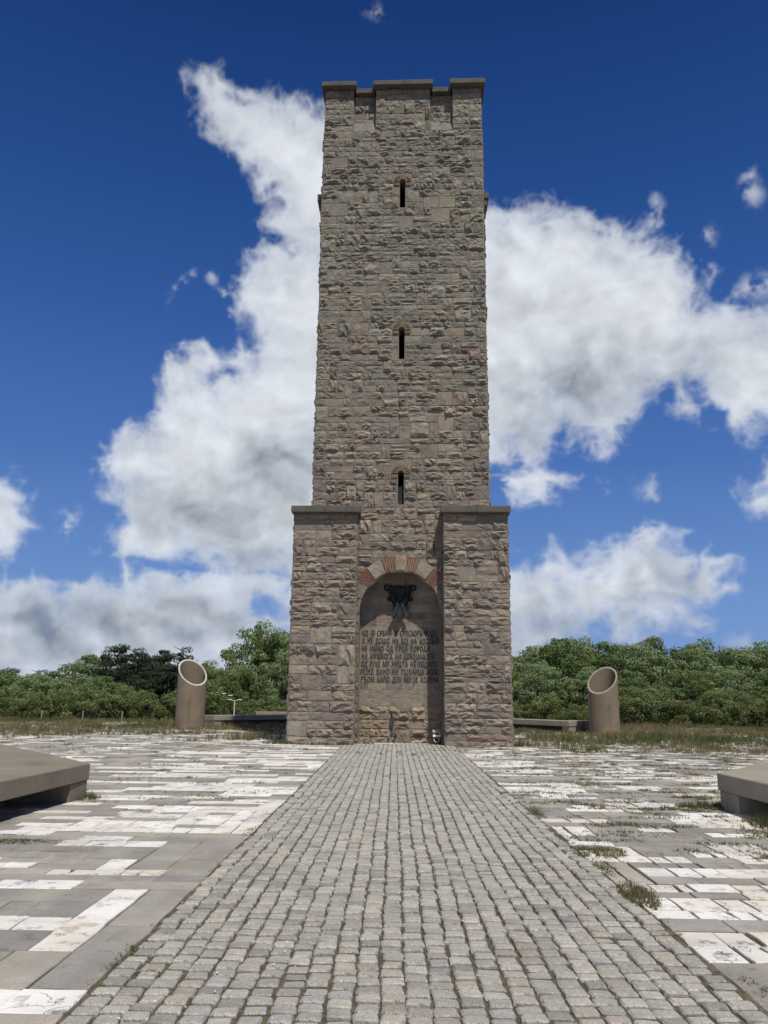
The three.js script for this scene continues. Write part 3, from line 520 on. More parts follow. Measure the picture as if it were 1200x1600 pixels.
{
  const plaza = new THREE.Group(); plaza.name = 'plaza_paving'; plaza.userData = { kind: 'structure', label: 'plaza paved with strips of grey stone and cracked white marble', category: 'pavement' }; scene.add(plaza);
  const bed = (x0, x1, z0, z1, y) => { const g = new THREE.PlaneGeometry(x1 - x0, z1 - z0, 20, 20); g.rotateX(-Math.PI / 2); g.translate((x0 + x1) / 2, y, (z0 + z1) / 2); return g; };
  part(plaza, 'joint_earth', soup([bed(-27, PX - PATH - .06, -20, 31, -.016), bed(PX + PATH + .06, 27, -20, 31, -.016), bed(PX - PATH - .06, PX + PATH + .06, -20, -1.4, -.016)], .8), mat(.20, .165, .115, { map: gritMap, bumpMap: graniteBump, bumpScale: .02 }));
  const r = rng(909), list = [];
  const rowsOf = (l) => { const o = []; for (let z = 30.5; z > l[0];) { const d = Math.min(z - l[0], r.in(.26, .42)); o.push([z - d, z]); z -= d; } for (let i = 0; i + 1 < l.length; i++) o.push([l[i + 1], l[i]]); for (let z = l[l.length - 1]; z > -19;) { const d = r.in(.24, .44); o.push([z - d, z]); z -= d; } return o; };
  const cut = (free, a, b) => free.flatMap(([c, d]) => (b <= c || a >= d ? [[c, d]] : [[c, a], [b, d]].filter(([e, f]) => f - e > .07)));
  for (const sg of [-1, 1]) for (const [z0, z1] of rowsOf(sg < 0 ? LEFT : RIGHT)) {
    const zm = (z0 + z1) / 2, edge = sg < 0 ? PX - PATH - .015 : PX + PATH + .015, far = 25.5;
    let free = [sg < 0 ? [-far, zm < -1 ? 0 : edge] : [zm < -1 ? 0.0 : edge, far]];
    for (const k of MARKED) if (k[5] === sg && k[2] < z1 - .02 && k[3] > z0 + .02) free = cut(free, k[0] - .004, k[1] + .004);
    for (const [a, b] of free) {
      let x = a, white = r() < .35, run = r.in(.2, 2.6);
      while (x < b - .02) {
        let w = r.in(.36, .95); if (b - x - w < .25) w = b - x; w = Math.min(w, b - x);
        const near = zm > 18.2 && sg < 0, share = sg < 0 ? (near ? .07 : mix(.22, .54, sstep(10, 3, -x) * sstep(-4, 7, zm))) : zm > 18.4 ? .14 : .3;
        if ((run -= w) < 0) { white = !white; run = white ? r.in(.5, 3.2) * share * 1.7 : r.in(.5, 3.2) * (1 - share) * 1.7; if (white && near && r() > .25) white = false; }
        list.push([x + w / 2, zm, w, z1 - z0, white !== (r() < .06) ? 1 : 0, sg]); x += w;
      }
    }
  }
  for (const [a, b, c, d, k, sg] of MARKED) list.push([(a + b) / 2, (c + d) / 2, b - a, d - c, k, sg]);
  const WH = [[.76,.755,.73],[.70,.685,.645],[.80,.80,.78],[.70,.67,.61]], GR = [[.376,.353,.315],[.327,.310,.280],[.425,.396,.348],[.360,.334,.293],[.458,.415,.350],[.392,.358,.309]];
  const wm = WH.map((c) => mat(...c, { map: marbleMap, bumpMap: slabBump, bumpScale: .012, roughness: .8 })), gm = GR.map((c) => mat(...c, { map: slabMap, bumpMap: slabBump, bumpScale: .006, roughness: .85 }));
  const plate = (pts, cx, cz) => {              // a slab with a small arris, from its outline
    const pos = [], uv = [], n = pts.length, y = 0, low = pts.map(([x, z]) => { const l = Math.hypot(x, z) || 1; return [x + x / l * .006, z + z / l * .006]; });
    const put = (x, yy, z) => { pos.push(x, yy, z); uv.push((x + cx) * .55, (z + cz) * .55 + yy); };
    for (let i = 1; i < n - 1; i++) { put(pts[0][0], y, pts[0][1]); put(pts[i][0], y, pts[i][1]); put(pts[i + 1][0], y, pts[i + 1][1]); }
    for (let i = 0; i < n; i++) { const j = (i + 1) % n, a = pts[i], b = pts[j], c = low[i], d = low[j];
      put(a[0], y, a[1]); put(c[0], -.006, c[1]); put(d[0], -.006, d[1]); put(a[0], y, a[1]); put(d[0], -.006, d[1]); put(b[0], y, b[1]);
      put(c[0], -.006, c[1]); put(c[0], -.06, c[1]); put(d[0], -.06, d[1]); put(c[0], -.006, c[1]); put(d[0], -.06, d[1]); put(d[0], -.006, d[1]); }
    return fromTriangles(pos, uv);
  };
  const outline = (w, d, j, rough) => {         // anticlockwise seen from above: -x+z, +x+z, +x-z, -x-z, with worn edges
    const a = w / 2 - j, b = d / 2 - j, q = () => r.in(-rough, rough), l = [], side = (x0, z0, x1, z1, n) => { for (let i = 0; i < n; i++) l.push([mix(x0, x1, i / n) + (i ? q() : q() * .5), mix(z0, z1, i / n) + (i ? q() : q() * .5)]); };
    const nx = Math.max(1, Math.round(w / .22)), nz = Math.max(1, Math.round(d / .22));
    side(-a, b, a, b, nx); side(a, b, a, -b, nz); side(a, -b, -a, -b, nx); side(-a, -b, -a, b, nz); return l;
  };
  const pieces = [];
  for (const [x, z, w, d, k, sg] of list) {
    const near = Math.hypot(x, z - 28) < 15, broken = near && w > .34 && r() < (k ? (sg > 0 ? .85 : .4) : .18), j = sg > 0 ? .011 : .006, tilt = .004;
    const y = r.in(-.004, .005), tone = Math.floor(r() * (k ? WH.length : GR.length));
    if (broken) {
      const n = w > .7 ? 3 : 2; let a = -w / 2;
      for (let i = 0; i < n; i++) { const b = i === n - 1 ? w / 2 : -w / 2 + w * (i + 1) / n + r.in(-.08, .08), sk = i === n - 1 ? 0 : r.in(-.06, .06), pw = b - a;
        const o = outline(pw, d, j + r() * .008, .014).map(([px, pz]) => [px + (px > 0 ? sk * (pz / d) : 0), pz]);
        pieces.push([x + (a + b) / 2, y + r.in(-.006, .004), z, plate(o, x, z), k, tone, r.in(-.015, .015), pw * d]); a = b; }
    } else pieces.push([x, y, z, plate(near ? outline(w, d, j, k ? .009 : .005) : [[-w / 2 + j, d / 2 - j], [w / 2 - j, d / 2 - j], [w / 2 - j, -d / 2 + j], [-w / 2 + j, -d / 2 + j]], x, z), k, tone, r.in(-.006, .006), w * d]);
  }
  const single = new Set();
  for (const k of [0, 1]) pieces.map((p, i) => [p[4] === k && seen(p[0], 0, p[2]) ? p[7] / Math.hypot(p[0], p[2] - 28.2, 1.65) ** 3 : -1, i]).sort((a, b) => b[0] - a[0]).slice(0, 300).forEach((q) => q[0] > 0 && single.add(q[1]));
  const heaps = [new Heap(), new Heap()], m = new THREE.Matrix4(), c = new THREE.Color();
  pieces.forEach(([x, y, z, g, k, tone, ry], i) => {
    if (single.has(i)) { const o = part(plaza, k ? 'white_slab' : 'grey_slab', g, (k ? wm : gm)[tone]); o.position.set(x, y, z); o.rotation.y = ry; o.rotation.x = ry * .25; return; }
    heaps[k].add(g, m.makeRotationY(ry).setPosition(x, y, z), c.setRGB(...(k ? WH : GR)[tone]));
  });
  part(plaza, 'grey_slabs', heaps[0].build(), mat(1, 1, 1, { map: slabMap, bumpMap: slabBump, bumpScale: .006, roughness: .85, vertexColors: true }), 'stuff');
  part(plaza, 'white_slabs', heaps[1].build(), mat(1, 1, 1, { map: marbleMap, bumpMap: slabBump, bumpScale: .012, roughness: .8, vertexColors: true }), 'stuff');
}
//NEXT
// ---------------------------------------------------------------- concrete benches and cut tubes
function slabShape(pts, y0, y1, bevel = .015) {        // polygon in x, z raised between two heights
  const s = new THREE.Shape(pts.map(([x, z]) => new THREE.Vector2(x, -z)));
  const g = new THREE.ExtrudeGeometry(s, { depth: y1 - y0 - 2 * bevel, bevelEnabled: true, bevelThickness: bevel, bevelSize: bevel, bevelOffset: -bevel, bevelSegments: 1 });
  g.rotateX(-Math.PI / 2); g.translate(0, y0 + bevel, 0); return soup([g], .5);
}
for (const [sx, label] of [[-1, 'low concrete platform bench with an undercut edge, light brown, left of the path'], [1, 'low concrete platform bench with an undercut dark face, right of the path']]) {
  const t = thing('platform_bench', label, 'bench', [0, 0, 0], 0);
  const P = (l) => { const q = l.map(([x, z]) => [x * -sx, z]); return sx > 0 ? q.reverse() : q; }, z = sx < 0 ? 14.72 : 15.1, x = sx < 0 ? -5.02 : -4.92;
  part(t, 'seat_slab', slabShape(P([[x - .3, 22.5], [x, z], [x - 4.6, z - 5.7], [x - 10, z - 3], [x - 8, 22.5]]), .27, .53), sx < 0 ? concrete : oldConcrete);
  part(t, 'base', slabShape(P([[x - 1.9, 22.2], [x - 1.6, z + 1.0], [x - 4.5, z - 4.7], [x - 9.3, z - 2.4], [x - 7.6, 22.2]]), -.06, .266), shadedConcrete);
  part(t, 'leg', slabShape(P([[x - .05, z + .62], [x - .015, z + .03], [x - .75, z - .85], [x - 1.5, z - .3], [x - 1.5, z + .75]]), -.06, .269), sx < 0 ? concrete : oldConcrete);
}
function longBench(name, label, x0, z0, x1, z1, group) {
  const l = Math.hypot(x1 - x0, z1 - z0), t = thing(name, label, 'bench', [(x0 + x1) / 2, 0, (z0 + z1) / 2], Math.atan2(-(z1 - z0), x1 - x0), group);
  part(t, 'seat_slab', soup([round(-l / 2, l / 2, .27, .52, -.55, .55, .015)], .5), oldConcrete);
  for (const s of [-1, 1]) part(t, 'leg', soup([round(s * (l / 2 - .25) - .22, s * (l / 2 - .25) + .22, -.08, .268, -.5, .5, .012)], .5), oldConcrete);
  part(t, 'base', soup([span(-l / 2 + .6, l / 2 - .6, -.08, .264, -.5, -.12)], .5), shadedConcrete);
}
longBench('long_bench', 'long concrete bench beside the left cut tube, ending behind the tower', -9.9, -15.4, -5.6, -19.0);
longBench('long_bench', 'short stretch of concrete bench showing above the longer one left of the tower', -9.2, -25.5, -4.8, -26.6);
longBench('long_bench', 'long concrete bench between the tower and the right cut tube', 4.4, -17.4, 8.75, -12.2);
longBench('long_bench', 'far concrete bench just showing at the right edge of the tower', 3.2, -25.4, 7.2, -23.6);
{ const t = thing('shaded_bench_return', 'return leg of the right bench beside the cut tube, its shade put into darker concrete', 'block', [9.15, 0, -13.2], -.7); part(t, 'block', soup([round(-.55, .55, -.08, .46, -.5, .5, .02)], .5), shadedConcrete); part(t, 'top_slab', soup([round(-.58, .58, .462, .52, -.53, .53, .012)], .5), shadedConcrete); }  // return leg of the bench, its shade painted by the darker concrete

function tube(label, x, z, mid, ax, rimMat) {         // upright concrete pipe, its top cut at a slant
  const t = thing('cut_tube', label, 'concrete tube', [x, 0, z], 0, 'slant-cut concrete tubes'), R = .7, T = .075, N = 72, cutAt = (px, pz) => mid + ax * px - .76 * pz;
  const ringGeo = (r, y0, flip) => { const pos = [], uv = []; for (let i = 0; i < N; i++) { const a = i / N * 6.28319, b = (i + 1) / N * 6.28319, P = (q, top) => { const px = Math.cos(q) * r, pz = Math.sin(q) * r; return [px, top ? cutAt(px, pz) : y0, pz]; }; const l = [P(a, 0), P(a, 1), P(b, 1), P(a, 0), P(b, 1), P(b, 0)]; if (flip) l.reverse(); for (const q of l) { pos.push(...q); } for (const q of flip ? [b, b, a, b, a, a] : [a, a, b, a, b, b]) uv.push(q * r * .45, 0); } for (let i = 0; i < pos.length / 3; i++) uv[i * 2 + 1] = pos[i * 3 + 1] * .35; const g = fromTriangles(pos, uv), n = g.attributes.normal; for (let i = 0; i < n.count; i++) { const px = pos[i * 3], pz = pos[i * 3 + 2], s = (flip ? -1 : 1) / r; n.setXYZ(i, px * s, 0, pz * s); } return g; };
  part(t, 'shell', ringGeo(R, -.1, false), concreteTube);
  part(t, 'inner_wall', ringGeo(R - T, .2, true), concreteTube);
  const pos = []; const E = (q, r) => { const px = Math.cos(q) * r, pz = Math.sin(q) * r; return [px, cutAt(px, pz), pz]; };
  const lip = []; for (let i = 0; i < N; i++) { const a = i / N * 6.28319, b = (i + 1) / N * 6.28319; for (const q of [E(a, R), E(a, R - T), E(b, R - T), E(a, R), E(b, R - T), E(b, R)]) lip.push(...q); }
  part(t, 'rim', worldUV(fromTriangles(lip), 1), rimMat);
  const f = new THREE.CircleGeometry(R - T, 40); f.rotateX(-Math.PI / 2); f.translate(0, .22, 0); part(t, 'floor', f, shadedConcrete);
}
tube('slant-cut concrete tube with a white rim opening towards the right, before dark pines', -10.06, -11.9, 2.66, -.54, rimPaint);
tube('slant-cut concrete tube with a grey rim opening towards the left, before the leafy wood', 9.85, -11.1, 2.46, .54, mat(.40, .37, .32, { map: concreteMap }));

// ---------------------------------------------------------------- wreath left at the niche
{
  const t = thing('memorial_wreath', 'small pale pink and white flower wreath leaning at the foot of the niche', 'wreath', [1.38, 0, -.72], -.15), r = rng(5);
  const lean = new THREE.Group(); const put = (name, g, m) => { g.rotateX(-.22); g.translate(0, .02, .12); return part(t, name, g, m); };
  const w = new THREE.TorusGeometry(.09, .028, 8, 20); w.translate(0, .15, 0); put('ring', w, mat(.36, .33, .31));
  const fl = [mat(.45, .32, .32), mat(.5, .46, .44), mat(.36, .25, .26)];
  for (let i = 0; i < 18; i++) { const g = new THREE.IcosahedronGeometry(r.in(.035, .06), 1); g.scale(1, .8, .8); const a = r.in(.15, 3), q = r.in(.05, .17); g.translate(Math.cos(a) * q * 1.1, .34 + Math.sin(a) * q * .9, r.in(-.02, .05)); put('flower', g, r.pick(fl)); }
  const lf = mat(.035, .06, .025);
  for (let i = 0; i < 12; i++) { const g = new THREE.ConeGeometry(.03, .22, 4); g.scale(1, 1, .3); g.translate(0, .11, 0); g.rotateZ(r.in(1.2, 2.2) * (i % 2 ? 1 : -1)); g.translate(0, .16 + r.in(-.08, .1), -.02); put('leaf', g, lf); }
  const bow = new THREE.BoxGeometry(.26, .05, .03, 6, 1, 1); { const p = bow.attributes.position; for (let i = 0; i < p.count; i++) p.setY(i, p.getY(i) * (1 + 9 * Math.abs(p.getX(i)) ) * .8); bow.computeVertexNormals(); } bow.translate(.01, .27, .06); put('ribbon', bow, mat(.8, .78, .75));
}

// ---------------------------------------------------------------- trees
const leafMats = {};
function leafMat(k) { return (leafMats[k] ??= (() => { const m = new THREE.MeshPhysicalMaterial({ roughness: .8, side: THREE.DoubleSide, vertexColors: true, transmission: k === 'pine' ? 0.12 : .4, thickness: 0, specularIntensity: .35 }); return m; })()); }
const bark = mat(.11, .085, .062, { map: barkMap }), darkBark = mat(.06, .048, .04, { map: barkMap });
function foliage(seed, o) {          // crown of many leaves gathered in clumps round the ends of the boughs
  const r = rng(seed), pos = [], col = [], norm = new THREE.Vector3(), a = new THREE.Vector3(), b = new THREE.Vector3(), c = new THREE.Vector3();
  for (let i = 0; i < o.lobes; i++) {
    let x, y, z, q; do { x = r.in(-1, 1); y = r.in(-1, 1); z = r.in(-1, 1); q = Math.hypot(x, y, z); } while (q > 1 || q < (o.hollow ?? .45));
    const wide = o.profile ? o.profile((y + 1) / 2) : 1, cx = x * wide * o.rx, cy = o.cy + y * o.ry, cz = z * wide * o.rx, lr = o.lobe * r.in(.6, 1.35), tone = r.in(.72, 1.22), warm = r.in(-.12, .14);
    for (let k = 0; k < o.leaves; k++) {
      norm.set(r.in(-1, 1), r.in(-.75, 1), r.in(-1, 1)).normalize(); const d = lr * (.55 + .5 * r());
      const px = cx + norm.x * d, py = cy + norm.y * d * (o.squash ?? .8), pz = cz + norm.z * d;
      a.set(r.in(-1, 1), r.in(-.6, .6), r.in(-1, 1)).normalize(); b.copy(norm).addScaledVector(a, .9).normalize(); a.cross(b).normalize(); c.crossVectors(a, b);
      const L = o.leaf * r.in(.6, 1.4), W = L * (o.thin ?? .5);
      const P = (u, v) => pos.push(px + a.x * u + c.x * v, py + a.y * u + c.y * v, pz + a.z * u + c.z * v);
      P(-L, 0); P(0, -W); P(L, 0); P(-L, 0); P(L, 0); P(0, W);
      const t = tone * r.in(.8, 1.22); for (let n = 0; n < 6; n++) col.push(o.tint[0] * t * (1 + warm), o.tint[1] * t, o.tint[2] * t * (1 - warm));
    }
  }
  const g = fromTriangles(pos); g.setAttribute('color', new THREE.Float32BufferAttribute(col, 3)); return g;
}
function limbs(seed, h, rad, n, spread, from = .3) {   // tapered trunk and boughs
  const r = rng(seed), l = [], seg = (p, q, r0, r1) => { const d = new THREE.Vector3().subVectors(q, p), g = new THREE.CylinderGeometry(r1, r0, d.length(), 7, 1); g.applyQuaternion(new THREE.Quaternion().setFromUnitVectors(new THREE.Vector3(0, 1, 0), d.clone().normalize())); g.translate((p.x + q.x) / 2, (p.y + q.y) / 2, (p.z + q.z) / 2); l.push(g); };
  let p = new THREE.Vector3(0, -.3, 0); const stem = [p];
  for (let i = 1; i <= 5; i++) { const q = new THREE.Vector3(p.x + r.in(-.1, .1) * h * .15, h * i / 5, p.z + r.in(-.1, .1) * h * .15); seg(p, q, rad * (1 - (i - 1) * .17), rad * (1 - i * .17)); p = q; stem.push(q); }
  for (let i = 0; i < n; i++) { const t = r.in(from, .95), k = Math.min(4, Math.floor(t * 5)), s = stem[k].clone().lerp(stem[k + 1], t * 5 - k), a = r() * 6.28, e = s.clone().add(new THREE.Vector3(Math.cos(a) * spread * r.in(.5, 1), h * r.in(.05, .2), Math.sin(a) * spread * r.in(.5, 1))); const m = s.clone().lerp(e, .5).add(new THREE.Vector3(0, h * .03, 0)); seg(s, m, rad * .35, rad * .24); seg(m, e, rad * .24, rad * .08); }
  return soup(l, .7);
}
const KINDS = {
  broad: { n: 4, h: 7, make: (s) => [limbs(s, 5.4, .2, 12, 2.0), foliage(s, { lobes: 105, leaves: 170, rx: 2.7, ry: 2.9, cy: 4.1, lobe: .6, leaf: .088, tint: [.168, .235, .085] })] },
  light: { n: 3, h: 7, make: (s) => [limbs(s + 50, 5.4, .18, 12, 2.0), foliage(s + 50, { lobes: 105, leaves: 160, rx: 2.6, ry: 2.9, cy: 4.1, lobe: .57, leaf: .092, tint: [.25, .315, .145] })] },
  bush: { n: 3, h: 3, make: (s) => [limbs(s + 90, 1.7, .06, 12, 1.2, .05), foliage(s + 90, { lobes: 70, leaves: 150, rx: 1.9, ry: 1.5, cy: 1.45, lobe: .44, leaf: .066, hollow: .35, tint: [.185, .228, .085] })] },
  pine: { n: 3, h: 7, make: (s) => [limbs(s + 130, 6.6, .16, 16, 1.7, .15), foliage(s + 130, { lobes: 84, leaves: 110, rx: 1.9, ry: 3.3, cy: 3.9, lobe: .52, squash: .55, leaf: .14, thin: .22, hollow: .3, tint: [.040, .058, .032], profile: (v) => .35 + .8 * Math.sin(Math.min(1, v * 1.15) * 2.6) })] },
};
const proto = {};
function tree(kind, label, group, x, z, top, width, seed) {
  const K = KINDS[kind], list = (proto[kind] ??= Array.from({ length: K.n }, (_, i) => K.make(1000 + i))), [tr, cr] = list[seed % list.length];
  const name = { broad: 'leafy_tree', light: 'leafy_tree', bush: 'bush', pine: 'pine_tree' }[kind];
  const base = groundY(x, z) - .05, t = thing(name, label, kind === 'bush' ? 'bush' : 'tree', [x, base, z], seed * 2.4, group), s = (top - base) / K.h;
  part(t, kind === 'bush' ? 'stems' : 'trunk', tr, kind === 'pine' ? darkBark : bark); part(t, kind === 'bush' ? 'foliage' : 'crown', cr, leafMat(kind === 'pine' ? 'pine' : 'leaf'));
  t.scale.set(s * width, s, s * width);
}
{
  // left of the tower
  const G = 'bushes before the left wood', r = rng(66);
  for (let i = 0; i < 15; i++) tree('bush', 'low green bush at the edge of the wood beyond the left tube', G, -35 + i * 1.6 + r.in(-.4, .4), -21.5 - r.in(0, 4), r.in(1.5, 2.5), r.in(.9, 1.2), i);
  for (const [x, z, h, w, k] of [[-33, -33, 2.9, 1.5, 'broad'], [-29, -32, 3.0, 1.6, 'broad'], [-25.6, -30, 2.8, 1.5, 'light'], [-31, -38, 3.0, 1.5, 'light'], [-27.5, -37, 3.2, 1.5, 'broad'], [-19.5, -26.5, 2.7, 1.4, 'broad'], [-22, -28, 2.9, 1.3, 'light']]) tree(k, 'low spreading leafy tree in the wood left of the pines', 'low leafy trees of the left wood', x, z, h, w, Math.floor(-x * 3));
  tree('broad', 'round-crowned leafy tree just left of the pines', undefined, -23.2, -33, 4.4, 1.25, 2);
  for (const [x, z, h, w, s] of [[-20.3, -31, 5.2, .95, 0], [-18.4, -30, 4.7, 1.05, 1], [-16.9, -30.5, 4.5, 1.0, 2], [-15.4, -31.5, 4.9, .9, 1], [-19.3, -33, 4.4, 1.2, 2], [-17.6, -32.5, 4.6, 1.2, 0], [-16.0, -29.2, 3.7, 1.2, 0], [-18.9, -28.6, 3.6, 1.2, 1]]) tree('pine', 'dark pine with ragged top behind the left cut tube', 'dark pines behind the left tube', x, z, h, w, s);
  for (const [x, z, h, s] of [[-37, -49, 3.9, 0], [-33.8, -50, 3.6, 1]]) tree('pine', 'distant pine topping the far left end of the wood', 'distant pines', x, z, h, 1.2, s);
  for (const [x, z, h, w, k, s] of [[-13.6, -29.5, 3.4, 1.25, 'broad', 1], [-12.0, -32, 3.7, 1.2, 'light', 0], [-14.6, -34, 3.9, 1.2, 'broad', 3], [-10.6, -30.5, 3.3, 1.2, 'broad', 0]]) tree(k, 'middling leafy tree between the pines and the tower', 'leafy trees left of the tower', x, z, h, w, s);
  tree('broad', 'tall leafy tree at the left edge of the tower, topmost of the left wood', undefined, -11.0, -36, 7.0, .86, 3);
  tree('light', 'tall pale leafy tree half hidden behind the tower at its left', undefined, -8.6, -35, 6.6, .9, 1);
  for (let i = 0; i < 6; i++) tree('bush', 'low green bush behind the benches left of the tower', 'bushes behind the left benches', -13.5 + i * 1.7, -27.5 - r.in(0, 2), r.in(.9, 1.7), 1.05, i + 4);
  for (const [x, z, h, s] of [[-5, -39, 5, 0], [-1, -40, 5.5, 1], [3.5, -39, 5.2, 2], [7, -36, 5.2, 3]]) tree('broad', 'leafy tree of the wood behind the tower', 'trees behind the tower', x, z, h, 1.1, s);
  // right of the tower
  const back = [[9.6, -31, 5.3, .95, 'light', 0], [11.6, -30, 5.8, .95, 'broad', 1], [13.4, -33, 5.9, .95, 'light', 1], [15.3, -31, 5.6, .95, 'broad', 2], [17.3, -30, 5.5, .95, 'light', 2], [19.0, -32, 5.8, .95, 'broad', 0], [20.8, -30, 5.5, .95, 'light', 0], [22.4, -31.5, 5.7, .95, 'broad', 3], [24.6, -31, 5.2, 1, 'light', 1], [26.4, -32, 5.2, 1, 'broad', 1], [28.4, -31, 5.9, 1, 'light', 2], [30.5, -33, 6.0, 1.1, 'broad', 2], [33.5, -33, 6.2, 1.1, 'light', 1]];
  for (let i = 0; i < 13; i++) back.push([8 + i * 2.3 + r.in(-.5, .5), -38 - r.in(0, 4), 5.1 + r.in(-.4, .5) + i * .05, 1.15, i % 2 ? 'broad' : 'light', i]);
  for (const [x, z, h, w, k, s] of back) tree(k, k === 'light' ? 'pale green leafy tree in the back rank of the right wood' : 'deep green leafy tree in the back rank of the right wood', k === 'light' ? 'pale trees of the right wood' : 'deep green trees of the right wood', x, z, h, w, s);
  for (const [x, z, h, w, k, s] of [[9.3, -25.5, 3.9, 1.05, 'light', 2], [12.2, -25, 3.6, 1.1, 'light', 0], [15.2, -25.5, 3.4, 1.2, 'broad', 2], [18.4, -25, 3.5, 1.2, 'broad', 1], [21.5, -26, 3.7, 1.2, 'light', 1], [24.5, -25.5, 3.5, 1.2, 'broad', 3], [27.6, -26, 3.6, 1.2, 'broad', 0], [31, -27, 3.8, 1.2, 'light', 2], [6.8, -26.5, 3.4, 1.1, 'broad', 2]]) tree(k, k === 'light' ? 'low pale leafy tree in the front rank of the right wood' : 'low deep green tree in the front rank of the right wood', k === 'light' ? 'front pale trees of the right wood' : 'front green trees of the right wood', x, z, h, w, s);
  for (let i = 0; i < 16; i++) tree('bush', 'low bush along the foot of the right wood', 'bushes along the right wood', 7.5 + i * 1.7 + r.in(-.4, .4), -21.5 - r.in(0, 2.5) + (i > 8 ? (i - 8) * .2 : 0), r.in(1.2, 2.3), r.in(1, 1.25), i + 7);
}

// ---------------------------------------------------------------- grass and weeds
function tuft(seed, blades, w) {
  const r = rng(seed), pos = [];
  for (let i = 0; i < blades; i++) {
    const a = r() * 6.28, d = r() * .5, x = Math.cos(a) * d, z = Math.sin(a) * d, t = r() * 6.28, lean = r.in(.1, .7), h = r.in(.45, 1), dx = Math.cos(t), dz = Math.sin(t), wx = -dz * w, wz = dx * w;
    const m = [x + dx * lean * .25, h * .6, z + dz * lean * .25], e = [x + dx * lean * .75, h, z + dz * lean * .75];
    pos.push(x - wx, -.05, z - wz, x + wx, -.05, z + wz, m[0] + wx * .7, m[1], m[2] + wz * .7, x - wx, -.05, z - wz, m[0] + wx * .7, m[1], m[2] + wz * .7, m[0] - wx * .7, m[1], m[2] - wz * .7, m[0] - wx * .7, m[1], m[2] - wz * .7, m[0] + wx * .7, m[1], m[2] + wz * .7, ...e);
  }
  return fromTriangles(pos);
}
function grass(name, label, spots, geo, tints, seed) {      // spots: x, y, z, width, height
  const r = rng(seed), m = new THREE.MeshPhysicalMaterial({ roughness: .9, side: THREE.DoubleSide, transmission: .25, thickness: 0, specularIntensity: .3 }), o = new THREE.InstancedMesh(geo, m, spots.length), M = new THREE.Matrix4(), q = new THREE.Quaternion(), u = new THREE.Vector3(0, 1, 0), c = new THREE.Color();
  spots.forEach(([x, y, z, w, h, k], i) => { M.compose(new THREE.Vector3(x, y, z), q.setFromAxisAngle(u, r() * 6.28), new THREE.Vector3(w, h, w)); o.setMatrixAt(i, M); const t = k ?? r.pick(tints), b = r.in(.75, 1.25); o.setColorAt(i, c.setRGB(t[0] * b, t[1] * b, t[2] * b)); });
  o.name = name; o.userData = { kind: 'stuff', label, category: 'grass' }; o.castShadow = o.receiveShadow = true; scene.add(o);
}
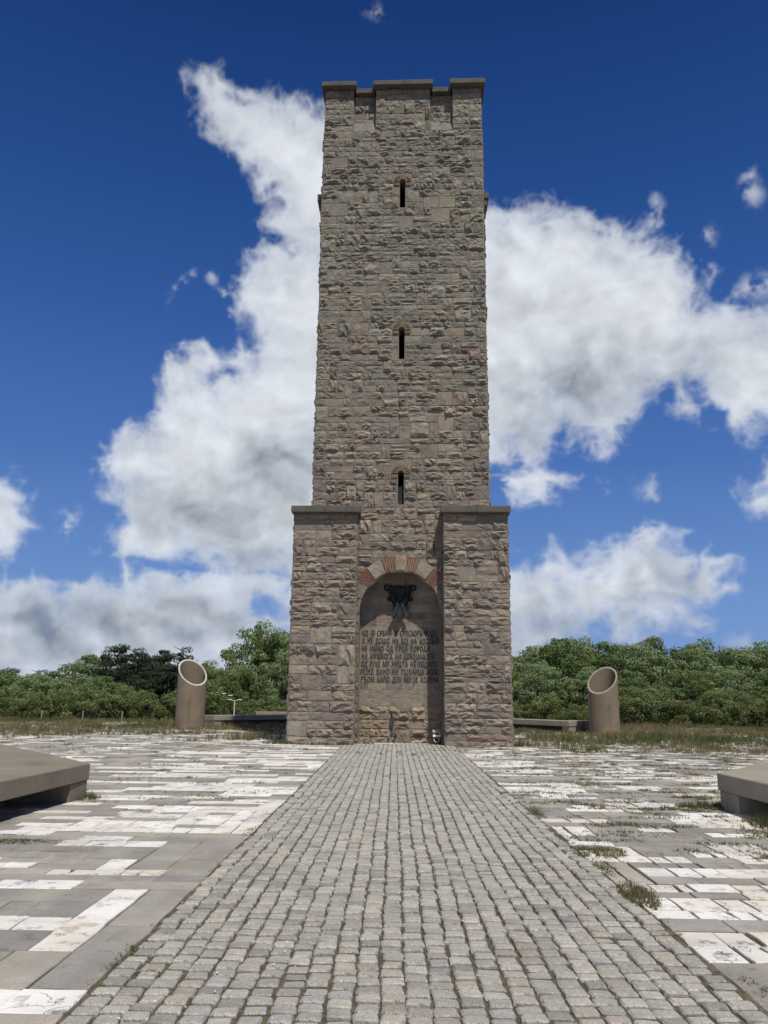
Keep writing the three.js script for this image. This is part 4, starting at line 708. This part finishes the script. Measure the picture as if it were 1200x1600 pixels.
{
  const DRY = [[.20, .165, .085], [.165, .145, .07], [.23, .19, .11], [.13, .125, .055]], GREEN = [[.095, .115, .042], [.115, .125, .05], [.085, .10, .038]], MIXED = [...GREEN, [.15, .14, .055], [.185, .16, .08]];
  const r = rng(404), far = [], STRAW = [...DRY, ...DRY, ...DRY, [.14, .13, .055], GREEN[1]];
  const wildness = (x, z) => {       // how overgrown the paving is
    const d = n3(x * .2, 7, z * .45) * .5 + n3(x * .7, 9, z * 1.5) * .6;
    if (x > 2.2) return sstep(9, -8, z - (x - 8) * .8) * 1.25 + d * .85 - .14;
    return sstep(3, -9, z + (x > -4 ? 6 : 0)) * .95 + d * .95 - .1;
  };
  for (let i = 0; i < 46000; i++) {
    const x = r.in(-36, 36), z = r.in(-24, 6), p = wildness(x, z);
    if (Math.abs(x) < 4.2 && z > -8 && z < 1) continue;
    if (Math.hypot(x + 10.06, z + 11.9) < .8 || Math.hypot(x - 9.85, z + 11.1) < .8) continue;
    if (p < .4 + r() * .45 && Math.abs(x) < 26) continue;
    far.push([x, Math.abs(x) > 26 || z < -20 ? groundY(x, z) : -.02, z, r.in(.14, .34), r.in(.08, .3) * (.55 + .9 * Math.max(0, n3(x * .5, 21, z * .5) + .5)) * (z > 0 ? .6 : 1), n3(x * .3, 33, z * .4) > .38 ? r.pick(GREEN) : undefined]);
  }
  grass('dry_grass', 'dry brown grass grown over the far edge of the plaza', far, tuft(1, 14, .026), STRAW, 1);
  const weeds = [], clump = (x, z, rx, rz, n, h, k) => { for (let i = 0; i < n; i++) { const a = r() * 6.28, d = Math.sqrt(r()); weeds.push([x + Math.cos(a) * d * rx, -.014, z + Math.sin(a) * d * rz, r.in(.05, .1), h * r.in(.35, 1) * (1.1 - .6 * d), k && r() < .7 ? r.pick(k) : undefined]); } };
  for (const [x, z, rx, rz, n, h, k] of [[1.99, 20.8, .13, .45, 130, .17, DRY], [2.0, 19.6, .12, .5, 70, .07], [2.12, 18.85, .32, .3, 150, .12, DRY], [2.5, 18.1, .45, .14, 90, .07], [2.85, 16.9, .5, .3, 140, .09], [1.95, 15.9, .14, .6, 90, .1, DRY], [2.02, 23.0, .08, .3, 26, .05, GREEN], [2.45, 22.51, .35, .05, 40, .03, GREEN], [1.93, 21.7, .05, .4, 20, .06, DRY],
    [.26, 21.66, .13, .06, 22, .03, GREEN], [-1.55, 22.9, .1, .1, 14, .035], [-.35, 22.35, .12, .08, 12, .04, DRY], [-1.82, 22.6, .07, .35, 34, .06, GREEN], [-1.83, 23.1, .06, .1, 14, .04, DRY], [-1.83, 19.9, .06, .5, 26, .05, GREEN], [-1.85, 17.7, .1, .3, 26, .06, GREEN], [-4.35, 18.65, .6, .2, 330, .06, GREEN], [-5.0, 14.85, .22, .3, 90, .2, GREEN], [-4.6, 15.2, .3, .1, 40, .07, GREEN], [-3.6, 15.6, .16, .07, 24, .06, GREEN], [-2.7, 16.9, .12, .06, 20, .05, GREEN], [-2.2, 15.1, .16, .06, 22, .05, GREEN],
    [4.72, 15.0, .45, .25, 220, .2, GREEN], [3.9, 15.3, .7, .14, 170, .08, GREEN], [4.85, 16.8, .2, .5, 60, .28, GREEN], [4.6, 17.6, .4, .15, 60, .08], [5.0, 13.9, .3, .2, 50, .16, MIXED],
    [-3.9, -.1, .7, .3, 120, .3], [-2.7, .15, .9, .12, 110, .22], [-1.75, .12, .3, .1, 50, .3], [2.1, .14, .5, .1, 60, .14], [4.25, -.3, .5, .5, 130, .36], [3.4, .14, .5, .1, 50, .14], [1.35, -.4, .3, .15, 30, .1, GREEN], [-1.1, -.6, .3, .12, 40, .22]]) clump(x, z, rx, rz, n, h, k);
  for (let i = 0; i < 1900; i++) { const side = r() < .7 ? 1 : -1, x = side > 0 ? r.in(2.0, 12) : -r.in(2.4, 14), z = r.in(-6, side > 0 ? 19 : 15); if (Math.hypot(x, z - 28) < 8) continue; clump(x, z, r.in(.1, .6), r.in(.05, .2), Math.floor(r.in(8, side > 0 ? 44 : 26)), r.in(.035, .11), r() < .3 ? DRY : MIXED); }
  for (let i = 0; i < 160; i++) { const e = r() < .5 ? -1.84 : 1.93; clump(e + r.in(-.04, .04), r.in(1, 22), .05, .12, 5, r.in(.02, .055), MIXED); }
  for (let i = 0; i < 130; i++) { const k = Math.floor(r() * 26); clump(PX - PATH + k * PATH * 2 / 25, r.in(2, 23.3), .015, .05, 2, r.in(.01, .025), MIXED); }
  grass('weeds', 'green and dry weeds sprouting from the joints of the paving', weeds, tuft(2, 12, .036), MIXED, 2);
  // marble chips scattered over the cobbles
  const g = new THREE.IcosahedronGeometry(1, 0), chips = new THREE.InstancedMesh(g, mat(.8, .78, .72), 190), M = new THREE.Matrix4();
  for (let i = 0; i < 190; i++) { const s = r.in(.003, .009); M.makeRotationY(r() * 6).scale(new THREE.Vector3(s * r.in(.8, 1.6), s * .5, s)); M.setPosition(PX + r.in(-PATH, PATH), r() < .6 ? -.024 : .008, r.in(17, 24)); chips.setMatrixAt(i, M); }
  chips.name = 'stone_chips'; chips.userData = { kind: 'stuff', label: 'tiny white stone chips scattered on the cobbles', category: 'chips' }; scene.add(chips);
}

// ---------------------------------------------------------------- lamps and posts beyond the plaza
function lampPost(label, x, z, top, heads, poleMat) {
  const y = groundY(x, z), t = thing('lamp_post', label, 'lamp post', [x, y, z]), h = top - y;
  const p = new THREE.CylinderGeometry(.03, .045, h, 10); p.translate(0, h / 2, 0); part(t, 'pole', p, poleMat);
  part(t, 'cross_arm', soup([span(-heads * .13, heads * .13, h - .03, h, -.02, .02)], 1), poleMat);
  for (let i = 0; i < heads; i++) { const u = heads > 1 ? (i / (heads - 1) - .5) : 0; part(t, 'lamp_head', soup([round(u * heads * .34 - .15, u * heads * .34 + .15, h - (i % 2) * .12 * (heads > 2), h + .06 - (i % 2) * .12 * (heads > 2), -.08, .08, .02)], 1), metalWhite); }
}
lampPost('white two-headed lamp post behind the left bench', -10.9, -27.2, 1.22, 2, metalWhite);
lampPost('dark lamp post with four white lamp heads among the trees', -12.0, -27.8, 1.62, 4, darkBark);
for (const [x, z, h, l] of [[-23.1, -19, .72, 'thick white marker post at the left end of the plaza'], [-20.6, -19.5, .62, 'thin marker post beside the thick white one'], [-18.2, -19.5, .6, 'thin marker post midway between the white post and the left tube'], [-15.9, -19.5, .6, 'thin marker post next to the left tube']]) {
  const t = thing('marker_post', l, 'post', [x, -.1, z], 0, 'marker posts along the plaza edge'), w = l.startsWith('thick') ? .06 : .035;
  const p = new THREE.CylinderGeometry(w, w * 1.1, h + .1, 8); p.translate(0, h / 2, 0); part(t, 'post', p, l.startsWith('thick') ? metalWhite : metalGrey);
  const c = new THREE.SphereGeometry(w * 1.25, 10, 6); c.scale(1, .6, 1); c.translate(0, h + .05, 0); part(t, 'cap', c, l.startsWith('thick') ? metalWhite : metalGrey);
}
renderer.render(scene, camera);
